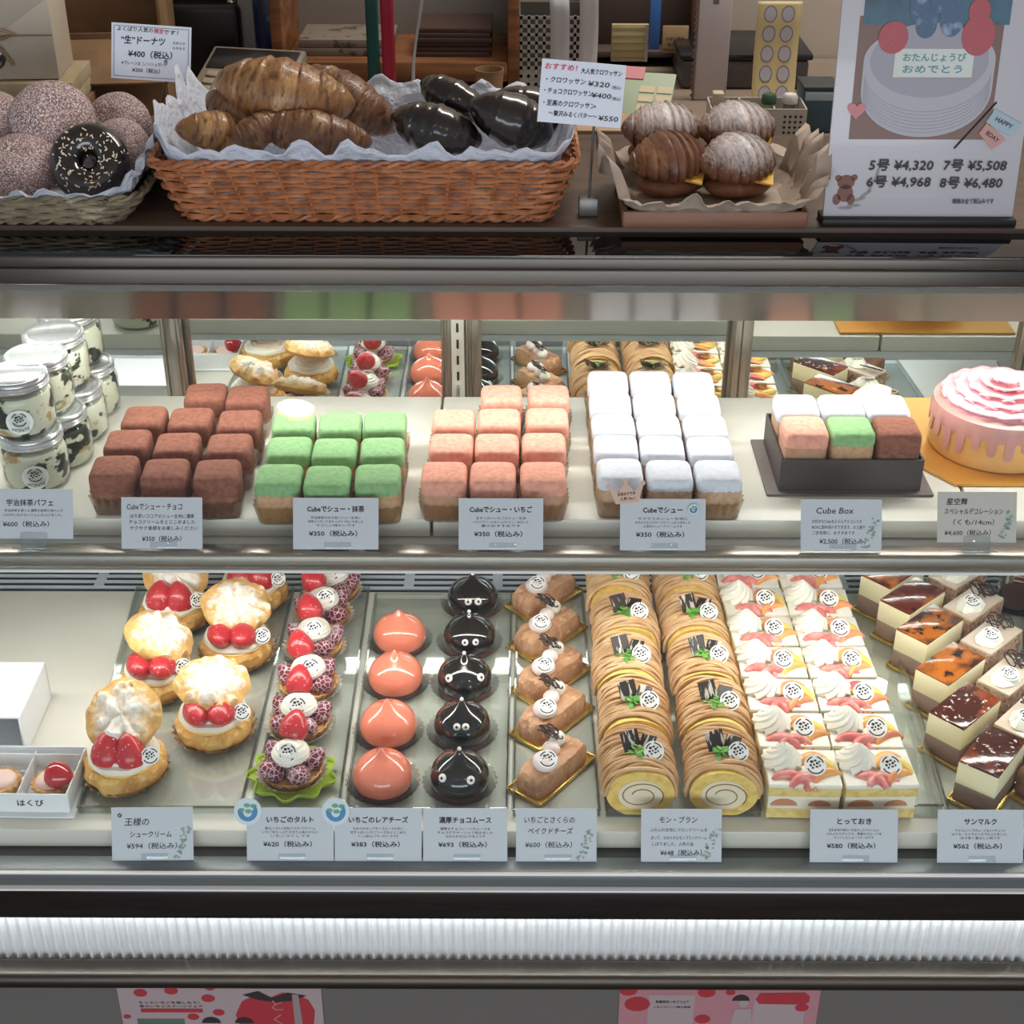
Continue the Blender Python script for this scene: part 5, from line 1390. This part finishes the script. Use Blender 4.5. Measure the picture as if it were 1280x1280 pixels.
spotted(o, [(174, 1241, 7), (213, 1238, 7), (258, 1248, 7), (269, 1267, 6), (236, 1273, 6), (152, 1273, 4), (262, 1234, 5)], M_fr, 'printed_berry')
bigb = [(fx(x), fy(y)) for x, y in ((338, 1246), (352, 1240), (372, 1243), (384, 1250), (391, 1264), (388, 1282), (376, 1310), (350, 1335), (318, 1310), (294, 1286), (290, 1270), (300, 1252), (318, 1243))]
MB().add([(x, y, 0) for x, y in bigb], [tuple(range(len(bigb)))]).build('big_strawberry', M_fr, o, loc=(0, 0, 0.0008))
MB().add([(fx(x), fy(y), 0) for x, y in ((302, 1243), (322, 1238), (338, 1247), (358, 1240), (382, 1244), (362, 1251), (340, 1253), (318, 1249))], [tuple(range(8))]).build('berry_leaves', M_fk, o, loc=(0, 0, 0.0010))
MB().add([(fx(x), fy(y), 0) for x, y in ((364, 1242), (372, 1242), (374, 1282), (364, 1284))], [(0, 1, 2, 3)]).build('grey_banner', mat('flyer_grey', '857b7c', 0.5), o, loc=(0, 0, 0.0012))
MB().add([(fx(x), fy(y), 0) for x, y in ((171, 1262), (249, 1262), (249, 1267), (171, 1267))], [(0, 1, 2, 3)]).build('red_bar', M_fr, o, loc=(0, 0, 0.0009))
MB().rbox((fx(194), fy(1284), 0), (60 * k, 22 * k, 0.0004), 0.0002).build('green_patch', mat('flyer_green', '4b5f54', 0.5), o, loc=(0, 0, 0.0006))
mb = MB(); write(mb, 'もっといちごを楽しもう！', 4.5 * k, fx(210), fy(1254), 0, 0.02, width=76 * k); write(mb, '春のいちごスイーツフェア', 4.5 * k, fx(210), fy(1259), 0, 0.02, width=80 * k)
for cx, cy in ((300, 1281), (258, 1281)):
    MB().add([(fx(cx + 12 * math.cos(a)), fy(cy - 8 * math.sin(a)), 0) for a in [PI * j / 10 for j in range(11)]], [tuple(range(11))]).build('printed_hair', M_fk, o, loc=(0, 0, 0.0013))
mb.build('lettering', M_fk, o, loc=(0, 0, 0.0009))
mb = MB(); write(mb, 'と', 22 * k, fx(344), fy(1258), 0, 0.0); write(mb, 'く', 22 * k, fx(344), fy(1277), 0, 0.0)
mb.build('pale_lettering', M_fp, o, loc=(0, 0, 0.0011))
o, w, h = flyer('pink strawberry flyer with a red speech banner, on the case base', 775, 1027, M_fp)
k = w / 252
fx = lambda x: (x - 901) * k
fx0 = fx
for nm, xa, xb in (('pale_text_box', 812, 870), ('pale_text_box', 945, 1010)):
    MB().add([(fx(xa), fy(1244), 0), (fx(xb), fy(1244), 0), (fx(xb), fy(1300), 0), (fx(xa), fy(1300), 0)], [(0, 1, 2, 3)]).build(nm, M_fw, o, loc=(0, 0, 0.0006))
spotted(o, [(786, 1238, 9), (798, 1256, 13), (884, 1240, 9), (914, 1240, 5), (882, 1276, 8), (846, 1232, 6), (1006, 1260, 7)], M_fr, 'printed_berry', 0.0009)
MB().add([(fx(946 + 68 * u), fy(1249 - 7 * math.sin(2 * PI * u) ** 1 * 0 + v), 0) for u, v in ((0, 0), (0.08, -8), (0.9, -9), (1.0, -4), (1.0, 3), (0.9, 7), (0.08, 6))], [tuple(range(7))]).build('red_banner', M_fr, o, loc=(0, 0, 0.0010))
mb = MB(); write(mb, '数量限定いちごフェア', 5 * k, fx(842), fy(1253), 0, 0.03, width=42 * k); write(mb, 'いちごスイーツ続々登場', 4 * k, fx(842), fy(1260), 0, 0.02, width=46 * k)
MB().add([(fx(928 + 11 * math.cos(a)), fy(1251 - 8 * math.sin(a)), 0) for a in [PI * (0.0 + j / 10) for j in range(11)]], [tuple(range(11))]).build('printed_hair', M_fk, o, loc=(0, 0, 0.0009))
mb.build('lettering', M_fk, o, loc=(0, 0, 0.0009))
mb = MB().add([(p[0], p[1], 0) for p in [(fx(932 + 6 * math.cos(a)), fy(1254 - 6 * math.sin(a))) for a in [2 * PI * j / 16 for j in range(16)]]], [tuple(range(16))])
mb.add([(fx(x), fy(y), 0) for x, y in ((922, 1262), (942, 1262), (946, 1290), (916, 1290))], [(0, 1, 2, 3)])
mb.build('printed_figure', M_fw, o, loc=(0, 0, 0.00085))

# ------------------------------------------------------------------ work counter behind the case and what stands on it
CZ = 1.088
M_counter = mat('back_counter_top', '8a7a6c', 0.4, spots=((6, '7b6c5f', 0.4, 0.65),), vary=False)
t = thing('back_counter', 'long brown work counter behind the pastry case', 'counter', (0, 2.275, 0))
MB().rbox((0, 0, CZ - 0.015), (3.2, 0.58, 0.030), 0.003).build('worktop', M_counter, t)
MB().box((0, 0.01, CZ / 2 - 0.015), (3.16, 0.53, CZ - 0.031)).build('cabinet_body', mat('counter_body', 'a39a8e', 0.5), t)
def base_at(px, py, z=CZ):
    return on_z(px, py, z)
def simple(name, label, cat, loc, rz=0, group=None):
    return thing(name, label, cat, (loc[0], loc[1], CZ + 0.0006), rz, group)
M_kraft = mat('kraft_card', '8c6d4d', 0.7, spots=((20, '7a5e42', 0.4, 0.65),))
M_kraftl = mat('pale_kraft', 'b0a084', 0.7, spots=((20, 'a0906f', 0.4, 0.65),))
M_wood = mat('shelf_pine', '8d5c36', 0.5, spots=((9, '6b4226', 0.42, 0.62),), stretch=(0.5, 3, 6))

# cream gift box with ribbon, kraft boxes
t = simple('kraft_carton', 'tall open kraft carton behind the donuts, beside the cream gift box', 'carton', (-0.622, 2.285, 0), 6)
mb = MB()
for c, d in (((0, 0.09, 0.13), (0.20, 0.004, 0.26)), ((0.10, 0, 0.13), (0.004, 0.18, 0.26)), ((-0.10, 0, 0.13), (0.004, 0.18, 0.26)), ((0, -0.09, 0.06), (0.20, 0.004, 0.12)), ((0, 0, 0.002), (0.2, 0.18, 0.004))):
    mb.box(c, d)
mb.build('carton_walls', M_kraft, t)
MB().box((0, 0, 0), (0.19, 0.10, 0.003), M=TR(0.02, -0.138, 0.090, 24)).build('front_flap', M_kraft, t)
MB().rbox((0, 0, 0), (0.006, 0.001, 0.020), 0.0004, M=TR(0.03, -0.0925, 0.09)).build('hand_slot', M_ink, t)
q = on_y(20, 92, 1.99)
t = thing('cream_gift_box', 'cream card gift box with twine bow and round dark seal', 'gift box', (q.x - 0.055, 2.045, 1.1935 - 0.002), 4)
MB().rbox((0, 0, 0.0525), (0.21, 0.10, 0.105), 0.002).build('box_body', mat('cream_card', 'b5aa98', 0.6), t)
mb = MB()
for s in (-1, 1):
    mb.tube([(0.022, -0.051, 0.058), (0.022 + s * 0.018, -0.056, 0.066), (0.022 + s * 0.034, -0.055, 0.060), (0.022 + s * 0.016, -0.054, 0.054), (0.022, -0.051, 0.057)], 0.0022, 6)
    mb.tube([(0.022, -0.052, 0.057), (0.030 + s * 0.006, -0.054, 0.040), (0.040 + s * 0.008, -0.053, 0.020)], 0.0022, 6)
mb.tube([(-0.104, -0.0512, 0.058), (0.104, -0.0512, 0.058)], 0.0012, 5)
mb.build('twine_bow', mat('twine', '8d745a', 0.8), t)
sl = MB().lathe([(0, 0), (0.017, 0), (0.017, 0.0008), (0, 0.0008)], 28, cap0=False, cap1=False).build('round_seal', M_ink, t, loc=(0.022, -0.0502, 0.030), rot=(PI / 2, 0, 0))
mb = MB(); logo_ink(mb, 0.016, 0.0011, 0); mb.build('seal_print', M_stick, sl)
MB().add([(0.0, -0.0503, 0.105), (0.104, -0.0503, 0.105), (0.045, -0.0503, 0.066)], [(0, 2, 1)]).build('folded_flap', mat('cream_card_fold', 'a99e8c', 0.6), t)
t = thing('flat_carton_stack', 'stack of flat pale kraft cartons under the cream gift box', 'carton stack', (q.x - 0.05, 2.045, CZ + 0.0006), 3)
for k in range(5):
    MB().rbox((0.002 * (k % 3), -0.003 * (k % 2), 0.010 + 0.0205 * k), (0.235, 0.125, 0.019), 0.001).build('flat_carton', M_kraftl if k > 2 else M_kraft, t)
# dark espresso machine base and calculator
t = simple('black_machine', 'black rounded kitchen machine with red brown top behind the donut sign', 'machine', (-0.55, 2.477, 0))
MB().rbox((0, 0, 0.06), (0.24, 0.176, 0.12), 0.012, seg=3).build('machine_body', mat('machine_black', '121011', 0.35), t)
MB().rbox((0.03, 0.02, 0.155), (0.17, 0.14, 0.07), 0.02, seg=3).build('machine_top', mat('machine_brown', '3a1c1a', 0.4), t)
MB().ball((0.105, -0.06, 0.118), 0.008, 12, 8).build('chrome_knob', mat('chrome', 'd0d0d0', 0.1, 1.0), t)
q = base_at(262, 118)
t = simple('desk_calculator', 'grey desk calculator with dark display tilted behind the croissants', 'calculator', (-0.405, 2.25, 0), -12)
T = Matrix.Translation((0, 0, 0.034)) @ Matrix.Rotation(math.radians(20), 4, 'X')
o = MB().rbox((0, 0, 0), (0.150, 0.165, 0.018), 0.004).build('calculator_body', mat('calculator_grey', '8d8375', 0.5), t); o.matrix_local = T
MB().rbox((0, 0.048, 0.0095), (0.136, 0.052, 0.003), 0.001).build('display', mat('calculator_display', '2b2a2a', 0.2), o)
mb = MB()
for i in range(5):
    for j in range(4):
        mb.rbox((-0.052 + 0.022 * i, 0.006 - 0.019 * j, 0.0105), (0.017, 0.014, 0.004), 0.0015, seg=1, mi=1 if i == 4 else 0)
mb.build('keys', [mat('key_beige', 'a2957f', 0.5), mat('key_dark', '2c2a2c', 0.5)], o)
MB().prism([(-0.07, -0.07), (0.07, -0.07), (0.07, 0.07), (-0.07, 0.07)], 0, 0.010).build('rubber_base', M_dark, t)
# beige partition, blue can
t = simple('beige_folder', 'plain beige upright board behind the calculator', 'board', (-0.385, 2.557, 0))
MB().rbox((0, 0, 0.13), (0.21, 0.012, 0.26), 0.002).build('board_sheet', mat('beige_board', '84745f', 0.7), t)
t = simple('blue_can', 'dark blue can in a white sleeve beside the wooden shelf', 'can', (-0.386, 2.42, 0))
MB().lathe([(0, 0), (0.026, 0), (0.027, 0.003), (0.027, 0.150), (0.024, 0.156), (0, 0.156)], 32, cap0=False, cap1=False).build('can_body', mat('can_blue', '1d2b52', 0.3, spots=((30, '5a6c94', 0.62, 0.66),)), t)
MB().rbox((-0.034, 0.010, 0.065), (0.030, 0.040, 0.130), 0.002).build('white_sleeve', mat('sleeve_grey', '868482', 0.6), t)
# pine shelf unit
xl, xr = -0.392, 0.0
t = simple('pine_shelf', 'small pine shelf unit with packaging behind the croissant basket', 'shelf unit', ((xl + xr) / 2 + 0.012, 2.455, 0))
hw = (xr - xl) / 2 - 0.012
MB().rbox((-hw, 0, 0.15), (0.018, 0.20, 0.30), 0.002).build('side_panel', M_wood, t)
MB().rbox((hw, 0, 0.15), (0.018, 0.20, 0.30), 0.002).build('side_panel', M_wood, t)
MB().rbox((0, 0, 0.026), (2 * hw - 0.018, 0.20, 0.030), 0.002).build('bottom_board', M_wood, t)
MB().box((0, 0.097, 0.17), (2 * hw - 0.018, 0.006, 0.26)).build('back_board', mat('shelf_back', '8b857f', 0.6), t)
MB().box((0, 0.0, 0.006), (2 * hw - 0.03, 0.16, 0.010)).build('plinth', M_dark, t)
sx, sy = t.location.x, t.location.y
for k in range(6):
    o = MB().rbox((0, 0, 0), (0.118, 0.11, 0.0068), 0.001).build('brown_paper_bundle', mat('brown_bundle', '4c3830', 0.7), loc=(sx + 0.088 + 0.003 * (k % 2), sy - 0.010 + 0.003 * (k % 3), CZ + 0.0455 + 0.0072 * k))
    tag(o, ('lowest', 'second', 'third', 'fourth', 'fifth', 'topmost')[k] + ' sheet bundle of the dark brown stack in the pine shelf', 'paper bundle', 'dark paper bundles in the pine shelf')
for k in range(2):
    o = MB().rbox((0, 0, 0), (0.150, 0.11, 0.0125), 0.001).build('grey_carton', mat('carton_grey', '7b7064', 0.7, spots=((50, '4f463d', 0.56, 0.62),)), loc=(sx - 0.085 + 0.004 * k, sy - 0.008, CZ + 0.0485 + 0.0130 * k))
    tag(o, ('lower', 'upper')[k] + ' flat grey brown carton in the pine shelf', 'carton', 'flat cartons in the pine shelf')
M_rail2 = mat('ribbon_rail', '4d4a48', 0.4, 0.6)
# hanging ribbons: on a rod in front of the shelf unit
t = thing('ribbon_rod', 'thin rod on two arms of the pine shelf carrying the hanging gift ribbons', 'rod', (-0.184, 2.30, CZ + 0.0006))
MB().tube([(-0.19, 0, 0.285), (0.19, 0, 0.285)], 0.005, 10).build('rod', M_rail2, t)
for s in (-1, 1):
    MB().tube([(s * 0.17, 0, 0.285), (s * 0.17, 0.058, 0.285)], 0.006, 10).build('arm', M_rail2, t)
def ribbon(label, px, w, c, bot, sway):
    X = on_y(px, 60, 2.30).x
    pts = []
    o = MB().grid(lambda u, v: ((u - 0.5) * w * (1 - 0.75 * abs(math.sin(sway * v * 2.2)) if sway else 1) + sway * 0.010 * math.sin(5 * v), 0.002 * math.sin(6 * v + u), 0.28 - (0.28 - bot) * v), 4, 24).build(
        'hanging_ribbon', mat('ribbon_' + c, c, 0.35), loc=(X, 2.293, CZ), thick=0.0005)
    tag(o, label, 'ribbon', 'gift ribbons hanging before the pine shelf')
ribbon('dark teal gift ribbon hanging before the pine shelf', 467, 0.019, '124a46', 0.006, 0)
ribbon('red gift ribbon hanging before the pine shelf', 486, 0.020, '9c1f38', 0.010, 0)
ribbon('twisted silvery white gift ribbon hanging beside the red one', 524, 0.016, 'a9adb0', 0.012, 1.0)
t = simple('kraft_roll', 'small kraft cup standing behind the chocolate croissants', 'cup', base_at(612, 128), 0)
MB().lathe([(0, 0), (0.018, 0), (0.022, 0.050), (0.0205, 0.050), (0.017, 0.003), (0, 0.003)], 28, cap0=False, cap1=False).build('cup_body', M_kraft, t)
# white mesh basket, paper rolls, note pads
t = simple('white_mesh_basket', 'white plastic mesh basket beside the pine shelf', 'mesh basket', (0.060, 2.42, 0))
M_plast = mat('white_plastic', '9a968e', 0.5)
mb = MB()
for i in range(9):
    mb.box((-0.048 + 0.012 * i, -0.05, 0.055), (0.0045, 0.002, 0.11))
for j in range(9):
    mb.box((0, -0.05, 0.004 + 0.0128 * j), (0.10, 0.002, 0.0050))
mb.build('mesh_front', M_plast, t)
mb = MB()
for c, d in (((-0.05, 0, 0.055), (0.002, 0.10, 0.11)), ((0.05, 0, 0.055), (0.002, 0.10, 0.11)), ((0, 0.05, 0.055), (0.10, 0.002, 0.11)), ((0, 0, 0.001), (0.10, 0.10, 0.002))):
    mb.box(c, d)
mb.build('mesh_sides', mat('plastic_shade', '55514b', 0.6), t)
for px, w, top, yy, lab, c in ((697, 0.029, 0.170, 2.27, 'pale paper strip roll end hanging over the mesh basket', 'b5b2b2'), (733, 0.028, 0.190, 2.27, 'curled white receipt strip beside the note pad', 'bcb6b4')):
    X = on_y(px, 50, yy).x
    o = MB().grid(lambda u, v: ((u - 0.5) * w + 0.004 * math.sin(3 * v), 0.010 * math.sin(3.2 * v) + (0.03 * (v - 0.8) ** 2 * 20 if v > 0.8 else 0), top * v), 3, 24).build('paper_strip', mat('strip_' + c, c, 0.6), loc=(X, yy, CZ + 0.001), thick=0.0008)
    tag(o, lab, 'paper strip', 'paper strips behind the croissant sign')
t = simple('pale_green_pad', 'pale green clipboard with stickers leaning behind the sandwiches', 'clipboard', base_at(800, 165), -14)
o = MB().rbox((0, 0.05, 0), (0.085, 0.10, 0.003), 0.001).build('pad_board', mat('pad_green', '98a58c', 0.6), t); o.matrix_local = Matrix.Translation((-0.005, 0, 0.003)) @ Matrix.Rotation(math.radians(38), 4, 'X')
mb = MB()
for i in range(2):
    for j in range(4):
        mb.rbox((0.004 + 0.026 * i, 0.020 + 0.0165 * j, 0.0022), (0.022, 0.012, 0.0008), 0.0003, seg=1)
mb.build('sticker_labels', mat('label_cream', 'c2b493', 0.6), o)
MB().rbox((-0.022, 0.097, 0.0022), (0.036, 0.022, 0.0016), 0.0004, seg=1).build('pink_note', mat('note_pink', 'c27c80', 0.6), o)
# rack of note paper, tags and strips
t = simple('dark_rack', 'dark wooden rack holding note pads and tags behind the sandwiches', 'rack', (0.205, 2.525, 0))
MB().rbox((0, 0.03, 0.10), (0.19, 0.01, 0.20), 0.001).rbox((0, 0, 0.020), (0.19, 0.05, 0.010), 0.001).build('rack_board', mat('rack_brown', '4f4039', 0.6), t)
for s in (-1, 1):
    MB().rbox((s * 0.09, 0, 0.10), (0.008, 0.06, 0.20), 0.001).build('rack_side', mat('rack_side', '5b3a2e', 0.6), t)
for nm, lab, px, y0, y1, w, yy, c, cat in (('note_pad', 'thick yellowish note pad hanging in the dark rack', 786, 30, 76, 0.060, 2.47, 'ab9d72', 'note pad'),
                                 ('blue_strip', 'blue plastic strip beside the yellowish note pad', 817, -6, 62, 0.017, 2.455, '2f5f9e', 'strip'),
                                 ('kraft_tag', 'kraft price tag with small writing beside the blue strip', 843, 32, 66, 0.042, 2.46, 'a58a66', 'tag')):
    A, B_ = on_y(px, y1, yy), on_y(px, y0, yy)
    h = B_.z - A.z
    o = MB().rbox((0, 0, h / 2), (w, 0.010 if nm == 'note_pad' else 0.002, h), 0.0006).build(nm, mat('c_' + c, c, 0.6), loc=A)
    tag(o, lab, cat)
    if nm == 'note_pad':
        mb = MB()
        for k in range(5):
            mb.box((0, -0.0056, h * (k + 0.5) / 5), (w * 0.98, 0.0006, 0.0010))
        mb.build('page_edges', mat('page_edge', '6f6547', 0.6), o)
        MB().box((w / 2 - 0.003, -0.0056, h / 2), (0.005, 0.0008, h)).build('white_binding', M_plast, o)
    if nm == 'kraft_tag':
        mb = MB()
        for k, s in enumerate(('お取り置き', '承ります', 'ご予約はお早めに')):
            write(mb, s, 0.0062, 0, 0.022 - 0.009 * k, 0, 0.02, 0)
        mb.build('lettering', M_ink, o, loc=(0, -0.0015, 0), rot=(PI / 2, 0, 0))
# pale panel with scalloped edge
A = on_y(886, 126, 2.30)
t = thing('scalloped_divider', 'pale pinkish upright panel with a scalloped brown edge strip', 'panel', (A.x, 2.30, CZ + 0.0006))
MB().rbox((0, 0, 0.12), (0.050, 0.012, 0.24), 0.002).build('panel_sheet', mat('panel_pink', 'c0b3b0', 0.6), t)
mb = MB()
pts = [(-0.025, 0.0), (-0.025, 0.235)] + [(-0.029 - 0.0022 * math.sin(2 * PI * j / 4), 0.235 - 0.235 * j / 96) for j in range(97)]
mb.prism(pts, -0.001, 0.001, M=Matrix(((1, 0, 0, 0), (0, 0, -1, -0.006), (0, 1, 0, 0), (0, 0, 0, 1))))
mb.build('scalloped_edge', mat('edge_brown', '6d5b50', 0.6), t)
MB().rbox((0.0, -0.0065, 0.160), (0.009, 0.001, 0.034), 0.0003, seg=1).build('slot_plate', mat('slot_grey', '6a6364', 0.4), t)
# sheet of round stickers
A = on_y(966, 124, 2.27)
t = thing('sticker_sheet', 'curled yellow sheet of round dark rimmed stickers behind the white caddy', 'sticker sheet', (A.x, 2.27, CZ + 0.0006))
sf = lambda u, v: ((u - 0.5) * 0.066, 0.012 * math.sin(2.6 * v) + 0.05 * max(0, v - 0.8) ** 1.5, 0.150 * v)
MB().grid(sf, 6, 30).build('backing_sheet', mat('sheet_yellow', 'd6c08c', 0.6), t, thick=0.0006)
for i in range(2):
    for j in range(5):
        cx, cv = (0.30 + 0.40 * i), 0.10 + 0.195 * j
        rr = []
        for r_ in (0.0, 0.0085, 0.0098):
            rr.append([Vector(sf(cx + r_ * math.cos(a) / 0.066, cv + 1.25 * r_ * math.sin(a) / 0.150)) + Vector((0, -0.0009, 0)) for a in [2 * PI * q_ / 24 for q_ in range(24)]])
        MB().rings(rr[:2], cap0=True).rings(rr[1:], mi=1).build('round_sticker', [mat('sticker_lilac', 'bdb6bd', 0.5), mat('sticker_rim', '77707c', 0.5)], t)
# dark appliance behind, blue box, white caddy
t = simple('black_scale', 'low black kitchen scale behind the sticker sheet', 'scale', (0.365, 2.44, 0))
MB().rbox((0, 0, 0.022), (0.20, 0.16, 0.044), 0.006).build('scale_body', mat('scale_grey', '56504e', 0.4), t)
MB().rbox((0, 0, 0.050), (0.21, 0.17, 0.010), 0.004).build('scale_plate', mat('scale_black', '141416', 0.3), t)
t = simple('blue_box', 'dark teal blue box beside the cake poster', 'box', base_at(1022, 166), 0)
MB().rbox((0, 0.03, 0.030), (0.050, 0.060, 0.060), 0.002).build('box_body', mat('box_blue', '39505c', 0.4), t)
MB().rbox((0, -0.0005, 0.052), (0.046, 0.002, 0.012), 0.0005).build('white_band', mat('band_white', '9fb0b4', 0.4), t)
MB().rbox((0, 0.03, 0.0625), (0.052, 0.062, 0.005), 0.001).build('box_lid', mat('box_lid_dark', '2c3338', 0.4), t)
A = base_at(946, 177)
t = simple('white_caddy', 'white lattice sided caddy with small supplies behind the sandwiches', 'caddy', (A.x, A.y + 0.03, 0), -1)
M_cad = mat('caddy_white', 'b5afa6', 0.5)
mb = MB()
for c, d in (((0, -0.03, 0.024), (0.135, 0.002, 0.044)), ((0, 0.03, 0.024), (0.135, 0.002, 0.044)), ((-0.0665, 0, 0.024), (0.002, 0.06, 0.044)), ((0.0665, 0, 0.024), (0.002, 0.06, 0.044)), ((0, 0, 0.001), (0.135, 0.06, 0.002)),
             ((-0.022, 0, 0.024), (0.002, 0.06, 0.044)), ((0.022, 0, 0.024), (0.002, 0.06, 0.044))):
    mb.box(c, d)
mb.build('caddy_walls', M_cad, t)
mb = MB()
for cx in (-0.048, 0.0, 0.048):
    for i in range(4):
        for j in range(4):
            mb.add([(cx + 0.0075 * (i - 1.5) + dx, -0.0312, 0.024 + 0.0075 * (j - 1.5) + dz) for dx, dz in ((-0.0026, 0), (0, -0.0026), (0.0026, 0), (0, 0.0026))], [(0, 1, 2, 3)])
mb.build('lattice_holes', M_ink, t)
for nm, lab, x, c1, c2 in (('green_capped_jar', 'small jar with a dark green cap in the white caddy', 0.016, '2e5136', '9aa37e'), ('white_capped_jar', 'small jar with a white cap in the white caddy', 0.046, 'c9c3b8', '7d786f')):
    j = thing(nm, lab, 'jar', (t.location.x + x, t.location.y - 0.006, CZ + 0.0035))
    MB().lathe([(0, 0), (0.0085, 0), (0.0090, 0.004), (0.0090, 0.044), (0, 0.046)], 20, cap0=False, cap1=False).build('jar_body', mat('jb_' + c2, c2, 0.4), j)
    MB().lathe([(0, 0.045), (0.0105, 0.045), (0.0105, 0.055), (0.008, 0.058), (0, 0.058)], 20, cap0=False, cap1=False).build('cap', mat('cap_' + c1, c1, 0.4), j)
j = thing('cream_eraser', 'small cream block standing at the end of the white caddy', 'block', (t.location.x - 0.056, t.location.y - 0.004, CZ + 0.0035))
MB().rbox((0, 0, 0.030), (0.016, 0.020, 0.060), 0.002).build('block_body', mat('block_cream', 'b3a68e', 0.5), j)
for k in range(3):
    o = MB().rbox((0, 0, 0), (0.15, 0.085, 0.0115), 0.001).build('wooden_board', mat('pale_board', 'a98e72', 0.5, spots=((10, '93785d', 0.4, 0.65),), stretch=(0.5, 4, 4)), loc=(on_y(765, 200, 2.02).x, 2.045, CZ + 0.0066 + 0.0120 * k))
    tag(o, ('lowest', 'middle', 'topmost')[k] + ' thin wooden board of the pile behind the croissant sign', 'board', 'wooden boards behind the croissant sign')
o = MB().rbox((0, 0, 0), (0.14, 0.06, 0.016), 0.002).build('wooden_tray_board', mat('peach_wood', 'b8977c', 0.5), loc=(on_y(1000, 200, 1.985).x + 0.02, 1.995, 1.1285 + 0.0005 - 0.031))
tag(o, 'pale peach wooden plank between the sandwiches and the cake poster', 'plank')
